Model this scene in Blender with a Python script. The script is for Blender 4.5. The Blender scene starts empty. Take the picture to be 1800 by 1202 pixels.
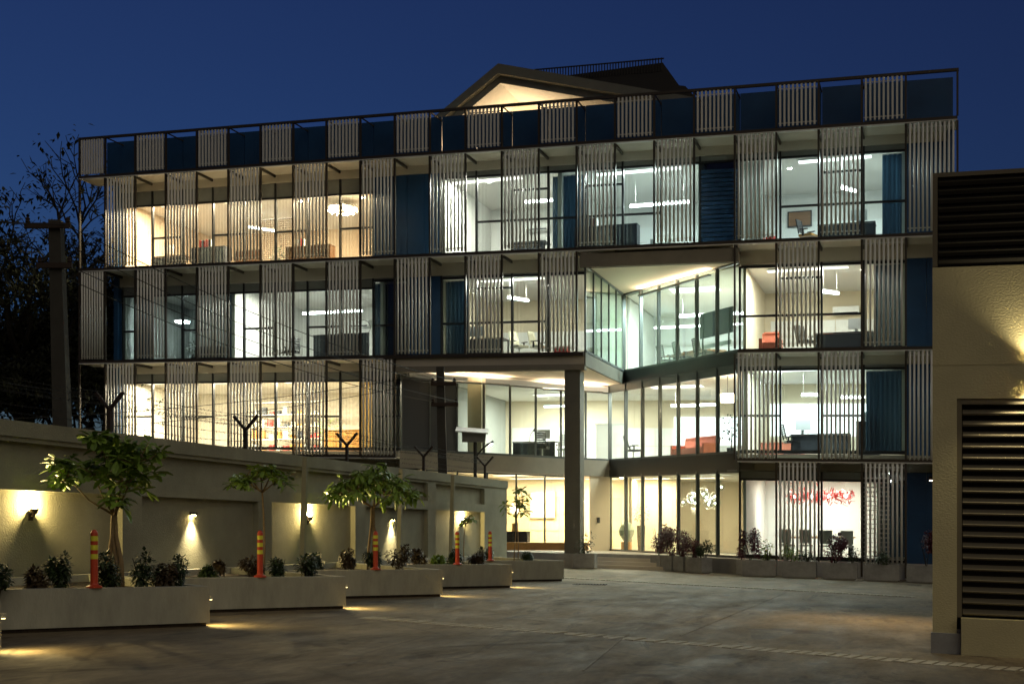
import bpy, math, random
from mathutils import Vector, Matrix
R = math.radians
random.seed(7)
sc = bpy.context.scene
col = sc.collection

# ------------------------------------------------------------------ camera, sky, light, exposure
cam_data = bpy.data.cameras.new('camera'); cam = bpy.data.objects.new('camera', cam_data); col.objects.link(cam)
cam.location = (0, 0, 1.5); cam.rotation_euler = (R(90), 0, 0)
cam_data.sensor_width = 36; cam_data.lens = 45.8; cam_data.shift_y = 0.1767
cam_data.clip_start = 0.1; cam_data.clip_end = 2000
sc.camera = cam

world = bpy.data.worlds.new('World'); sc.world = world; world.use_nodes = True
wn = world.node_tree.nodes; wl = world.node_tree.links
bg = wn['Background']
sky = wn.new('ShaderNodeTexSky'); sky.sky_type = 'NISHITA'; sky.sun_disc = False
sky.sun_elevation = R(-2.0); sky.sun_rotation = R(-30); sky.altitude = 0
sky.air_density = 1.0; sky.dust_density = 0.3; sky.ozone_density = 5.0
hsv = wn.new('ShaderNodeHueSaturation'); hsv.inputs['Saturation'].default_value = 1.0
wl.new(sky.outputs[0], hsv.inputs['Color'])
tint = wn.new('ShaderNodeMix'); tint.data_type = 'RGBA'; tint.blend_type = 'MULTIPLY'; tint.inputs['Factor'].default_value = 1.0
tint.inputs[7].default_value = (1.15, 1.30, 0.95, 1.0)          # pulls the sky colour towards green
wl.new(hsv.outputs[0], tint.inputs[6]); wl.new(tint.outputs[2], bg.inputs['Color'])
bg.inputs['Strength'].default_value = 0.082

fill_sun_data = bpy.data.lights.new('fill_sun', 'SUN'); fill_sun = bpy.data.objects.new('fill_sun', fill_sun_data); col.objects.link(fill_sun)  # added warm fill standing in for town glow after sunset
fill_sun_data.energy = 0.105; fill_sun_data.angle = R(70); fill_sun_data.color = (1.0, 0.86, 0.58)
fill_sun.rotation_euler = (R(52), 0, R(28))

sc.view_settings.view_transform = 'Standard'; sc.view_settings.look = 'None'
sc.view_settings.exposure = 2.35; sc.view_settings.gamma = 1.0
cy = sc.cycles
cy.use_denoising = True
cy.max_bounces = 7; cy.diffuse_bounces = 3; cy.glossy_bounces = 3; cy.transparent_max_bounces = 20; cy.transmission_bounces = 4
cy.sample_clamp_indirect = 1.0; cy.caustics_reflective = False; cy.caustics_refractive = False

# ------------------------------------------------------------------ site frame
# u runs along the facade, v runs away from the drive into the building, z is up; the whole site falls gently to one side
A = R(18.0); CA, SA = math.cos(A), math.sin(A); D = 45.8; FALL = 0.0251
def P(u, v, z=0.0):
    X = u * CA + v * SA
    return Vector((X, D - u * SA + v * CA, z - FALL * X))

class MB:
    """collects shapes into one mesh"""
    def __init__(s): s.v = []; s.f = []
    def add(s, vs, fs):
        n = len(s.v); s.v += [tuple(p) for p in vs]; s.f += [tuple(i + n for i in f) for f in fs]; return s
    def box(s, x0, x1, y0, y1, z0, z1):
        return s.add([(x0,y0,z0),(x1,y0,z0),(x1,y1,z0),(x0,y1,z0),(x0,y0,z1),(x1,y0,z1),(x1,y1,z1),(x0,y1,z1)],
                     [(0,3,2,1),(4,5,6,7),(0,1,5,4),(1,2,6,5),(2,3,7,6),(3,0,4,7)])
    def obox(s, c, h, rz=0.0, rx=0.0, ry=0.0):
        m = Matrix.Rotation(rz, 3, 'Z') @ Matrix.Rotation(ry, 3, 'Y') @ Matrix.Rotation(rx, 3, 'X'); c = Vector(c)
        b = MB().box(-h[0], h[0], -h[1], h[1], -h[2], h[2])
        return s.add([c + m @ Vector(p) for p in b.v], b.f)
    def bar(s, p, q, w, t):
        p, q = Vector(p), Vector(q); d = (q - p).normalized()
        a = d.cross(Vector((0, 0, 1)))
        if a.length < 1e-4: a = Vector((1, 0, 0))
        a.normalize(); b = d.cross(a)
        vs = []
        for e in (p, q):
            for i, j in ((-1,-1),(1,-1),(1,1),(-1,1)): vs.append(e + a * (i * w / 2) + b * (j * t / 2))
        return s.add(vs, [(0,1,2,3),(7,6,5,4),(0,4,5,1),(1,5,6,2),(2,6,7,3),(3,7,4,0)])
    def prism(s, poly, z0, z1):
        n = len(poly)
        return s.add([(x, y, z0) for x, y in poly] + [(x, y, z1) for x, y in poly],
                     [tuple(range(n - 1, -1, -1)), tuple(range(n, 2 * n))] + [(i, (i + 1) % n, (i + 1) % n + n, i + n) for i in range(n)])
    def tube(s, pts, rad, n=6):
        pts = [Vector(p) for p in pts]
        if not hasattr(rad, '__len__'): rad = [rad] * len(pts)
        vs, fs = [], []
        for k, p in enumerate(pts):
            d = (pts[min(k + 1, len(pts) - 1)] - pts[max(k - 1, 0)]).normalized()
            a = d.cross(Vector((0.13, 0.97, 0.2)));
            if a.length < 1e-3: a = d.cross(Vector((1, 0, 0)))
            a.normalize(); b = d.cross(a)
            for i in range(n):
                t = 2 * math.pi * i / n; vs.append(p + (a * math.cos(t) + b * math.sin(t)) * rad[k])
        for k in range(len(pts) - 1):
            for i in range(n):
                j = (i + 1) % n; fs.append((k*n+i, k*n+j, (k+1)*n+j, (k+1)*n+i))
        fs.append(tuple(range(n - 1, -1, -1))); fs.append(tuple(range((len(pts)-1)*n, len(pts)*n)))
        return s.add(vs, fs)
    def lathe(s, prof, n=16, c=(0, 0, 0)):
        vs, fs = [], []
        for r, z in prof:
            for i in range(n):
                t = 2 * math.pi * i / n; vs.append((c[0] + r * math.cos(t), c[1] + r * math.sin(t), c[2] + z))
        for k in range(len(prof) - 1):
            for i in range(n):
                j = (i + 1) % n; fs.append((k*n+i, k*n+j, (k+1)*n+j, (k+1)*n+i))
        fs.append(tuple(range(n - 1, -1, -1))); fs.append(tuple(range((len(prof)-1)*n, len(prof)*n)))
        return s.add(vs, fs)
    def mesh(s, name, mat, shear=False, smooth=False):
        me = bpy.data.meshes.new(name)
        vs = [(x, y, z - FALL * (x * CA + y * SA)) for x, y, z in s.v] if shear else s.v
        me.from_pydata(vs, [], s.f); me.materials.append(mat)
        if smooth:
            for p in me.polygons: p.use_smooth = len(p.vertices) < 6
        me.update(); return me
    def build(s, name, mat, parent=None, shear=False, smooth=False, loc=None, kind=None):
        return link(name, s.mesh(name, mat, shear, smooth), parent, loc, kind)

def link(name, me, parent=None, loc=None, kind=None, rz=0.0):
    o = bpy.data.objects.new(name, me); col.objects.link(o)
    if parent is not None: o.parent = parent
    if loc is not None: o.location = loc
    if rz: o.rotation_euler = (0, 0, rz)
    if kind: o['kind'] = kind
    return o

def tag(o, label, cat, group=None, kind=None):
    if label: o['label'] = label
    if cat: o['category'] = cat
    if group: o['group'] = group
    if kind: o['kind'] = kind
    return o

def thing(name, label, cat, u, v, z=0.0, rot=0.0, group=None):
    o = bpy.data.objects.new(name, None); col.objects.link(o); o.empty_display_size = 0.2
    o.location = P(u, v, z); o.rotation_euler = (0, 0, -A + rot)
    return tag(o, label, cat, group)

def copy_tree(o, parent=None):
    c = o.copy(); col.objects.link(c)
    if parent is not None: c.parent = parent
    for ch in list(o.children): copy_tree(ch, c)
    return c

# ------------------------------------------------------------------ materials
MATS = {}
def mat(name, c, rough=0.6, metal=0.0, var=0.0, vscale=3.0, bump=0.0, bscale=40.0, emit=None, spec=0.5, stretch=(1, 1, 1), detail=5):
    if name in MATS: return MATS[name]
    m = bpy.data.materials.new(name); m.use_nodes = True
    nt = m.node_tree; b = nt.nodes['Principled BSDF']
    b.inputs['Base Color'].default_value = (*c, 1); b.inputs['Roughness'].default_value = rough
    b.inputs['Metallic'].default_value = metal; b.inputs['Specular IOR Level'].default_value = spec
    if var or bump:
        tc = nt.nodes.new('ShaderNodeTexCoord'); mp = nt.nodes.new('ShaderNodeMapping'); mp.inputs['Scale'].default_value = stretch
        nt.links.new(tc.outputs['Object'], mp.inputs['Vector'])
    if var:
        n = nt.nodes.new('ShaderNodeTexNoise'); n.inputs['Scale'].default_value = vscale; n.inputs['Detail'].default_value = detail; n.inputs['Roughness'].default_value = 0.65
        nt.links.new(mp.outputs[0], n.inputs['Vector'])
        r = nt.nodes.new('ShaderNodeValToRGB')
        lo = [max(0, x * (1 - var)) for x in c]; hi = [min(1, x * (1 + var)) for x in c]
        r.color_ramp.elements[0].position = 0.3; r.color_ramp.elements[1].position = 0.7
        r.color_ramp.elements[0].color = (*lo, 1); r.color_ramp.elements[1].color = (*hi, 1)
        nt.links.new(n.outputs['Fac'], r.inputs['Fac']); nt.links.new(r.outputs[0], b.inputs['Base Color'])
    if bump:
        n2 = nt.nodes.new('ShaderNodeTexNoise'); n2.inputs['Scale'].default_value = bscale; n2.inputs['Detail'].default_value = 4
        nt.links.new(mp.outputs[0], n2.inputs['Vector'])
        bp = nt.nodes.new('ShaderNodeBump'); bp.inputs['Strength'].default_value = bump; bp.inputs['Distance'].default_value = 0.02
        nt.links.new(n2.outputs['Fac'], bp.inputs['Height']); nt.links.new(bp.outputs[0], b.inputs['Normal'])
    if emit:
        b.inputs['Emission Color'].default_value = (*emit[0], 1); b.inputs['Emission Strength'].default_value = emit[1]
    MATS[name] = m; return m

def glow(c, s, sampled=False):
    m = mat(('lamp' if sampled else 'glow') + '_%d_%d_%d_%d' % (c[0]*100, c[1]*100, c[2]*100, s*10), (0.8, 0.8, 0.8), 0.5, emit=(c, s))
    m.cycles.emission_sampling = 'FRONT' if sampled else 'NONE'; return m
def area(parent, loc, w, d, c, L, up=False):
    a = bpy.data.lights.new('panel_light', 'AREA'); a.shape = 'RECTANGLE'; a.size = w; a.size_y = d; a.color = c; a.energy = 4 * L * w * d
    o = bpy.data.objects.new('panel_light', a); col.objects.link(o); o.parent = parent; o.location = loc
    if up: o.rotation_euler = (math.pi, 0, 0)
    return o

def glass_mat(name, tint, refl):
    m = bpy.data.materials.new(name); m.use_nodes = True; nt = m.node_tree; nt.nodes.remove(nt.nodes['Principled BSDF'])
    out = nt.nodes['Material Output']; mix = nt.nodes.new('ShaderNodeMixShader')
    tr = nt.nodes.new('ShaderNodeBsdfTransparent'); tr.inputs['Color'].default_value = (*tint, 1)
    gl = nt.nodes.new('ShaderNodeBsdfGlossy'); gl.inputs['Roughness'].default_value = 0.02; gl.inputs['Color'].default_value = (0.9, 0.95, 1, 1)
    lw = nt.nodes.new('ShaderNodeLayerWeight'); lw.inputs['Blend'].default_value = 0.5
    pw = nt.nodes.new('ShaderNodeMath'); pw.operation = 'POWER'; pw.inputs[1].default_value = 4.0
    ma = nt.nodes.new('ShaderNodeMath'); ma.operation = 'MULTIPLY_ADD'; ma.inputs[1].default_value = 0.9; ma.inputs[2].default_value = refl
    nt.links.new(lw.outputs['Facing'], pw.inputs[0]); nt.links.new(pw.outputs[0], ma.inputs[0])
    nt.links.new(ma.outputs[0], mix.inputs[0]); nt.links.new(tr.outputs[0], mix.inputs[1]); nt.links.new(gl.outputs[0], mix.inputs[2])
    nt.links.new(mix.outputs[0], out.inputs['Surface']); MATS[name] = m; return m

GLASS = glass_mat('window_glass', (0.90, 0.96, 0.94), 0.05)
TINT = glass_mat('curtain_wall_glass', (0.86, 0.93, 0.91), 0.035)
ALU = mat('louvre_aluminium', (0.66, 0.67, 0.645), 0.42, 0.0)
STEEL = mat('dark_steel', (0.055, 0.045, 0.033), 0.45, 0.3)
BLACKF = mat('black_frame', (0.012, 0.014, 0.015), 0.4, 0.2)
NAVY = mat('navy_cladding', (0.012, 0.055, 0.14), 0.4, var=0.2, vscale=0.7)
SOFFIT = mat('soffit_plaster', (0.50, 0.46, 0.38), 0.8, var=0.06, vscale=1.0)
BEIGE = mat('beige_plaster', (0.225, 0.21, 0.17), 0.85, var=0.1, vscale=1.5, bump=0.15, bscale=60)
GREYP = mat('grey_column_paint', (0.14, 0.14, 0.115), 0.7, var=0.1, vscale=2)
HEADER = mat('header_blind', (0.19, 0.20, 0.185), 0.7, var=0.1, vscale=2)
SPAND = mat('slate_spandrel', (0.055, 0.062, 0.070), 0.25)
FINM = mat('grey_mullion', (0.085, 0.10, 0.10), 0.35, 0.3)
SOFFIT_LIT = mat('lit_soffit_colour', (0.78, 0.70, 0.56), 0.85)  # soffit plaster in a paler colour that paints in its lit look
WHITE = mat('white_plaster', (0.78, 0.78, 0.75), 0.8)
CREAM = mat('cream_plaster', (0.74, 0.66, 0.50), 0.85)
WARMW = mat('warm_wall', (0.74, 0.60, 0.44), 0.85, var=0.08, vscale=1.2)
CEIL = mat('ceiling_white', (0.75, 0.73, 0.68), 0.85)
CARPET = mat('grey_carpet', (0.20, 0.20, 0.20), 0.95, var=0.15, vscale=6)
TILEW = mat('pale_tile', (0.55, 0.50, 0.42), 0.3)
PANELW = mat('white_wall_panel', (0.80, 0.82, 0.80), 0.35)
CONC = mat('concrete_plinth', (0.34, 0.34, 0.32), 0.8, var=0.15, vscale=2.5, bump=0.1, bscale=30)
CONCB = mat('concrete_pot', (0.27, 0.275, 0.27), 0.8, var=0.25, vscale=2.5, bump=0.12, bscale=30)
GROUND = mat('drive_concrete', (0.23, 0.20, 0.145), 0.62, var=0.45, vscale=0.5, bump=0.35, bscale=9, stretch=(0.55, 1.6, 1), detail=9)
SLABC = mat('pale_concrete', (0.32, 0.31, 0.24), 0.6, var=0.35, vscale=0.7, bump=0.35, bscale=9, stretch=(0.5, 1.8, 1), detail=9)
def drive_mat(name, dark, light):
    m = bpy.data.materials.new(name); m.use_nodes = True; nt = m.node_tree; N = nt.nodes; L_ = nt.links; b = N['Principled BSDF']
    tc = N.new('ShaderNodeTexCoord')
    def noise(scale, sx, sy, det, rot=0.0, dist=0.0):
        mp = N.new('ShaderNodeMapping'); mp.inputs['Scale'].default_value = (sx, sy, 1); mp.inputs['Rotation'].default_value = (0, 0, rot); L_.new(tc.outputs['Object'], mp.inputs['Vector'])
        n = N.new('ShaderNodeTexNoise'); n.inputs['Scale'].default_value = scale; n.inputs['Detail'].default_value = det; n.inputs['Roughness'].default_value = .7; n.inputs['Distortion'].default_value = dist
        L_.new(mp.outputs[0], n.inputs['Vector']); return n.outputs['Fac']
    def ramp(f, p0, p1, c0=(0, 0, 0), c1=(1, 1, 1)):
        r = N.new('ShaderNodeValToRGB'); r.color_ramp.elements[0].position = p0; r.color_ramp.elements[1].position = p1
        r.color_ramp.elements[0].color = (*c0, 1); r.color_ramp.elements[1].color = (*c1, 1); L_.new(f, r.inputs['Fac']); return r.outputs[0]
    def mul(a, c, f):
        x = N.new('ShaderNodeMix'); x.data_type = 'RGBA'; x.blend_type = 'MULTIPLY'; x.inputs['Factor'].default_value = f; L_.new(a, x.inputs[6]); L_.new(c, x.inputs[7]); return x.outputs[2]
    base = ramp(noise(.30, 1.3, .6, 8, .2, .8), .34, .66, dark, light)
    base = mul(base, ramp(noise(.9, 1.5, .32, 9, -.12, .5), .28, .62, (.55, .55, .55), (1.1, 1.1, 1.1)), .6)   # tyre and trowel streaks
    base = mul(base, ramp(noise(6, 1.6, .45, 9), .34, .64, (.6, .6, .6), (1.12, 1.12, 1.12)), .7)                           # fine grain
    base = mul(base, ramp(noise(.7, 1.2, .5, 4, .3, 1.5), .36, .44, (.35, .32, .28), (1, 1, 1)), .8)                   # oil and damp stains
    vo = N.new('ShaderNodeTexVoronoi'); vo.feature = 'DISTANCE_TO_EDGE'; vo.inputs['Scale'].default_value = .32; L_.new(tc.outputs['Object'], vo.inputs['Vector'])
    base = mul(base, ramp(vo.outputs['Distance'], .0, .012, (.4, .38, .35), (1, 1, 1)), .4)                        # hairline cracks
    L_.new(base, b.inputs['Base Color']); b.inputs['Specular IOR Level'].default_value = .4
    L_.new(ramp(noise(1.2, 1.4, .5, 6), .3, .7, (.60,) * 3, (.92,) * 3), b.inputs['Roughness'])
    bp = N.new('ShaderNodeBump'); bp.inputs['Strength'].default_value = .35; bp.inputs['Distance'].default_value = .02; L_.new(noise(7, 1.3, .5, 8), bp.inputs['Height']); L_.new(bp.outputs[0], b.inputs['Normal'])
    return m
GROUND = drive_mat('drive_concrete_worn', (.125, .098, .054), (.265, .215, .130)); SLABC = drive_mat('pale_concrete_worn', (.145, .118, .070), (.30, .255, .165))
EARTHG = mat('dry_earth', (0.10, 0.09, 0.055), 0.95, var=0.4, vscale=0.6)
PAVER = mat('paver_stone', (0.42, 0.39, 0.29), 0.75, var=0.3, vscale=4, bump=0.2, bscale=25)
WALLP = mat('olive_stucco', (0.285, 0.28, 0.20), 0.9, var=0.2, vscale=0.8, bump=0.45, bscale=40)
PLANTP = mat('planter_paint', (0.36, 0.36, 0.29), 0.75, var=0.24, vscale=1.3, bump=0.25, bscale=30, stretch=(2.2, 2.2, .7), detail=9)
SOIL = mat('soil', (0.035, 0.025, 0.016), 1.0, var=0.4, vscale=8, bump=0.8, bscale=20)
GARAGE = mat('ochre_stucco', (0.52, 0.47, 0.27), 0.9, var=0.12, vscale=0.9, bump=0.35, bscale=42, stretch=(0.8, 0.8, 1.3))
GLOUV = mat('bronze_slat', (0.15, 0.13, 0.085), 0.85, 0.0)
GDARK = mat('dark_cladding', (0.022, 0.020, 0.015), 0.5, 0.2)
BARK = mat('pale_bark', (0.24, 0.17, 0.085), 0.85, var=0.25, vscale=14)
DBARK = mat('dark_bark', (0.03, 0.026, 0.018), 0.9)
LEAF = mat('glossy_leaf', (0.16, 0.26, 0.035), 0.45, var=0.35, vscale=2.5)
LEAFD = mat('dark_leaf', (0.026, 0.048, 0.012), 0.5, var=0.4, vscale=3)
LEAFBG = mat('shade_leaf', (0.030, 0.036, 0.014), 0.8, var=0.5, vscale=0.8)
LEAFP = mat('purple_leaf', (0.085, 0.018, 0.030), 0.5, var=0.4, vscale=4)
LEAFR = mat('reddish_leaf', (0.060, 0.040, 0.016), 0.5, var=0.4, vscale=5)
ORANGE = mat('orange_plastic', (0.52, 0.055, 0.018), 0.45)
YELLOW = mat('yellow_reflective', (0.72, 0.70, 0.05), 0.35)
RUST = mat('rusty_steel', (0.030, 0.018, 0.012), 0.8)
WIRE = mat('wire_steel', (0.025, 0.024, 0.022), 0.6, 0.3)
POLEC = mat('pole_concrete', (0.045, 0.043, 0.036), 0.9, var=0.25, vscale=2)
BLACK = mat('black_plastic', (0.012, 0.012, 0.013), 0.5)
CHARC = mat('charcoal_panel', (0.028, 0.032, 0.040), 0.6)
WOOD = mat('walnut_wood', (0.17, 0.085, 0.035), 0.5, var=0.25, vscale=5, stretch=(0.3, 3, 3))
OWOOD = mat('honey_wood', (0.48, 0.24, 0.06), 0.45, var=0.15, vscale=4)
RED = mat('red_fabric', (0.50, 0.06, 0.05), 0.7)
CORAL = mat('coral_fabric', (0.42, 0.13, 0.075), 0.75)
CURT = mat('blue_curtain', (0.014, 0.036, 0.060), 0.8)
SHEER = mat('grey_curtain', (0.36, 0.38, 0.36), 0.85)
SHEERC = mat('grey_curtain_cloth', (0.36, 0.38, 0.36), 0.85)
YCURT = mat('ochre_curtain', (0.60, 0.42, 0.16), 0.85)
CHROME = mat('brushed_metal', (0.55, 0.55, 0.52), 0.3, 0.9)
PALEM = mat('pale_mesh', (0.62, 0.60, 0.46), 0.6)
SCREEN = mat('screen_back', (0.55, 0.56, 0.57), 0.4, 0.3)
CANVAS = mat('pale_canvas', (0.80, 0.76, 0.62), 0.7, var=0.08, vscale=3)
BRICKW = mat('whitewash_brick', (0.74, 0.68, 0.56), 0.9, var=0.2, vscale=6, bump=0.4, bscale=14)

# ------------------------------------------------------------------ ground
g = MB().add([(-260, -60, 0), (260, -60, 0), (260, 420, 0), (-260, 420, 0)], [(0, 1, 2, 3)])
g.v = [(x, y, -FALL * x - 0.012) for x, y, z in g.v]
ground = g.build('ground', EARTHG, kind='structure')
dv = MB().add([(1.45, -60, 0), (22, -60, 0), (22, 0.4, 0), (1.45, 0.4, 0)], [(0, 1, 2, 3)])
drive = dv.build('driveway', GROUND, shear=True, kind='structure'); drive.location = P(0, 0, 0); drive.rotation_euler = (0, 0, -A)
MB().add([(8.55, -29.0, 0.004), (10.2, -26.7, 0.004), (8.9, -13.6, 0.004), (7.5, -11.2, 0.004), (5.6, -11.4, 0.004)], [(0, 1, 2, 3, 4)]).build('pale_patch', SLABC, drive, shear=True)  # paler tone over part of the drive
MB().add([(-4, -2.6, 0.004), (2.5, -2.9, 0.004), (13.8, -5.8, 0.004), (14.6, -0.2, 0.004), (-4, -0.2, 0.004)][::1], [(0, 1, 2, 3, 4)]).build('apron_slab', SLABC, drive, shear=True)
# row of single pavers across the drive
pav = MB().box(-0.062, 0.062, -0.19, 0.19, -0.02, 0.006).mesh('paver', PAVER)
p0 = Vector((5.9, -25.3)); p1 = Vector((15.9, -28.2)); dd = (p1 - p0); L = dd.length; dd.normalize()
ang = math.atan2(dd.y, dd.x)
n = int(L / 0.155)
for i in range(n):
    q = p0 + dd * (i * 0.155 + random.uniform(-.006, .006))
    link('paver', pav, drive, (q.x, q.y, -FALL * (q.x * CA + q.y * SA) + 0.002 + random.uniform(-.004, .006)), rz=ang + random.uniform(-.05, .05))
m = MB()
q0 = Vector((3.0, -7.9)); q1 = Vector((13.8, -11.6)); d2 = q1 - q0; L2 = d2.length; d2.normalize()
for i in range(int(L2 / 0.17)):
    q = q0 + d2 * (i * 0.17); m.obox((q.x, q.y, 0.004), (0.065, 0.17, 0.010), math.atan2(d2.y, d2.x) + random.uniform(-.06, .06))
m.build('paver_band', PAVER, drive, shear=True, kind='stuff')
for a, b in (((10.71, -30.6), (8.08, -10.6)), ((10.8, -25.7), (10.75, -12.1))):
    q = (Vector(a) + Vector(b)) / 2; d = Vector(b) - Vector(a)
    MB().obox((q.x, q.y, .004), (d.length / 2, .012, .002), math.atan2(d.y, d.x)).build('joint_strip', SLABC, drive, shear=True)

t = thing('drain_cover', 'dark rectangular drain grate set in the drive before the entrance', 'drain', 5.9, -11.9, .006, R(8))
MB().box(-.42, .42, -.02, .0, -.004, .012).box(-.42, .42, .30, .32, -.004, .012).build('rim', STEEL, t)
for i in range(11): MB().box(-.40 + .076 * i, -.36 + .076 * i, .001, .299, -.004, .009).build('grate_bar', STEEL, t)
MB().box(-.41, .41, .0005, .2995, -.006, -.0045).build('dark_sheet', BLACK, t)  # black sheet painting in the darkness below the grate

# ------------------------------------------------------------------ the office building
B = thing('office_building', 'four storey office building with vertical metal louvre panels and lit glass rooms', 'building', 0, 0, 0)
BAY = 1.363
def U(k): return -17.91 if k < 0 else (14.82 if k > 22 else -16.73 + BAY * k)
Z1, Z2, Z3, Z4, ZR = 3.88, 7.48, 11.10, 14.74, 16.23
G = 1.2                                     # depth of the glass line behind the louvre plane
PL, AP, PR = (-4.4, 0.5), (1.9, 6.7), (7.85, 0.6)
def vr(u): return PR[1] + (PR[0] - u) * (AP[1] - PR[1]) / (PR[0] - AP[0])
def part(name, mb, m, parent=B, **k): return mb.build(name, m, parent, shear=True, **k)

# slabs
part('roof_slab', MB().box(-17.0, 14.7, 1.12, 12.5, 14.30, 14.74), SOFFIT)
part('floor_slab', MB().box(-17.0, 14.7, 1.12, 12.5, 10.52, 11.09), SOFFIT)
part('floor_slab', MB().prism([(-17.0, 1.12), (-4.9, 1.12), (-4.9, 0.06), (2.6, 0.06), (2.6, vr(2.6) + .05), (7.88, 0.62), (7.88, 1.12), (14.7, 1.12), (14.7, 12.5), (-17.0, 12.5)], 7.06, 7.46), SOFFIT)
part('floor_slab', MB().prism([(-17.0, 1.12), (-4.9, 1.12), (-4.42, 0.46), (1.9, 6.66), (7.86, 0.56), (8.3, 1.12), (14.7, 1.12), (14.7, 12.5), (-17.0, 12.5)], 3.50, 4.04), BEIGE)
part('ground_floor_slab', MB().prism([(-17.0, 0.0), (2.42, 0.0), (2.42, 1.5), (5.6, 1.5), (7.9, -0.35), (14.7, 0.2), (14.7, 12.5), (-17.0, 12.5)], -0.4, 0.50), CONC)
for i in range(3): part('step', MB().box(2.5, 5.3, 0.62 + 0.32 * i, 1.49, -0.3, 0.125 + 0.125 * i), TILEW)
part('ledge_beam', MB().box(-4.75, 2.62, 0.02, 0.34, 6.86, 7.055), BEIGE)
part('recess_beam', MB().box(2.45, 7.92, 0.05, 0.30, 10.40, 10.86), BEIGE)
part('column', MB().box(1.88, 2.44, 0.12, 0.68, 0.5, 6.855), GREYP)
part('recess_soffit', MB().prism([(2.66, .31), (7.8, .31), (7.8, .62), (2.66, vr(2.66) - .06)], 10.495, 10.515), SOFFIT_LIT)
part('recess_soffit', MB().prism([(-4.3, .36), (2.5, .36), (2.5, 6.0), (1.9, 6.6)], 7.035, 7.055), SOFFIT_LIT)
# outer walls
part('rear_wall', MB().box(-17.05, 14.75, 12.5, 12.7, 0.2, 16.0), NAVY)
for (za, zb) in ((Z3 - .58, 14.74), (Z2 - .4, Z3 - .58), (0.5, Z2 - .4)):
    part('side_wall', MB().box(-17.05, -16.85, 1.0, 12.5, za, zb), NAVY)
    part('side_wall', MB().box(14.5, 14.72, 1.0, 12.5, za, zb), NAVY)
part('ground_wall', MB().box(-16.85, -4.9, 1.15, 1.35, 0.5, 3.5), BEIGE)
for k in range(0, 23):
    part('parapet_panel', MB().box(U(k) + .012 if k else -17.5, U(k + 1) - .012 if k < 22 else 14.7, G, G + .12, 14.745, 16.36), NAVY)
# ledges, soffits and edge rails of each level
def level(z, u0, u1, light):
    part('ledge', MB().box(u0, u1, 0.08, G - 0.09, z - 0.14, z - 0.08), light)
    part('edge_rail', MB().box(u0, u1, -0.05, 0.075, z - 0.12, z - 0.02), STEEL)
    part('edge_flange', MB().box(u0, u1, -0.06, 0.11, z - 0.155, z - 0.125), ALU)
level(Z4, -17.91, 14.82, SOFFIT); level(Z3, -17.91, 14.82, SOFFIT)
level(Z2, -17.91, -4.9, SOFFIT); level(Z2, 7.9, 14.82, SOFFIT)
part('edge_rail', MB().box(-4.9, 2.6, -0.05, 0.055, Z2 - 0.14, Z2 - 0.01), STEEL)
level(Z1, -16.8, -4.43, SOFFIT); level(Z1, 7.9, 14.82, SOFFIT)
part('top_rail', MB().box(-17.95, 14.86, -0.05, 0.05, ZR - .09, ZR), STEEL)
# brackets that carry the ledges
for z, ks in ((Z4, range(0, 23)), (Z3, range(0, 23)), (Z2, list(range(0, 9)) + list(range(18, 23)))):
    for k in ks:
        part('bracket', MB().box(U(k) - .03, U(k) + .03, 0.08, G, z - 0.24, z - 0.145), STEEL)
# posts and parapet struts
segs = {'p': (Z4, ZR - .09), 3: (Z3, Z4 - .16), 2: (Z2, Z3 - .16), 1: (Z1 - .1, Z2 - .16), 0: (0.05, Z1 - .16)}
cover = {'p': range(-1, 24), 3: range(-1, 24), 2: list(range(-1, 15)) + list(range(18, 24)), 1: list(range(-1, 10)) + list(range(18, 24)), 0: list(range(18, 24))}
for key, ks in cover.items():
    z0, z1 = segs[key]
    for k in ks:
        if key == 0 and k == 18: continue
        part('post', MB().box(U(k) - .032, U(k) + .032, -0.045, 0.045, z0, z1), STEEL)
for k in range(0, 23):
    part('strut', MB().bar((U(k), 0.05, ZR - .05), (U(k), G, 16.2), .04, .04), STEEL)
# louvre panels with their slats
W = 0.0355
def slat_mesh(h):
    poly = [(W * math.cos(R(36 * i + 18)), W * 1.15 * math.sin(R(36 * i + 18))) for i in range(10)]
    return MB().prism(poly, 0, h).mesh('slat', ALU, smooth=True)
def louvre(k, z0, z1, me, separate=True, n=9):
    a, b = U(k) + 0.06, U(k + 1) - 0.06
    fr = part('louvre_panel', MB().box(a, b, 0.02, 0.05, z0 + .10, z0 + .13), ALU)
    part('cross_rail', MB().box(a, b, 0.02, 0.05, z1 - .13, z1 - .10), ALU, fr)
    if k >= 22: n = 11
    pitch = (b - a) / n
    mb = MB()
    for i in range(n):
        u = a + pitch * (i + .5)
        if separate: link('slat', me, fr, (u, -0.016, z0 - FALL * u * CA))
        else: mb.box(u - .030, u + .030, -.05, .018, z0, z1)
    if not separate: part('slat', mb, ALU, fr, kind='stuff')
hz = {3: (Z3 + .03, Z4 - .17), 2: (Z2 + .03, Z3 - .17), 1: (Z1 - .05, Z2 - .17), 0: (0.52, Z1 - .17)}
mesh_of = {f: slat_mesh(hz[f][1] - hz[f][0]) for f in hz}
for k in range(-1, 22, 2): louvre(k, Z4 + .03, ZR - .10, None, False)
for k in range(0, 23, 2): louvre(k, *hz[3], mesh_of[3])
for k in list(range(-1, 14, 2)) + [19, 21]: louvre(k, *hz[2], mesh_of[2])
for k in (0, 2, 4, 6, 8, 18, 20, 22): louvre(k, *hz[1], mesh_of[1])
for k in (19, 21): louvre(k, *hz[0], mesh_of[0])
lat = MB().box(0, 0.80, 0.03, 0.06, -.02, .02).mesh('lattice_bar', ALU)
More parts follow.
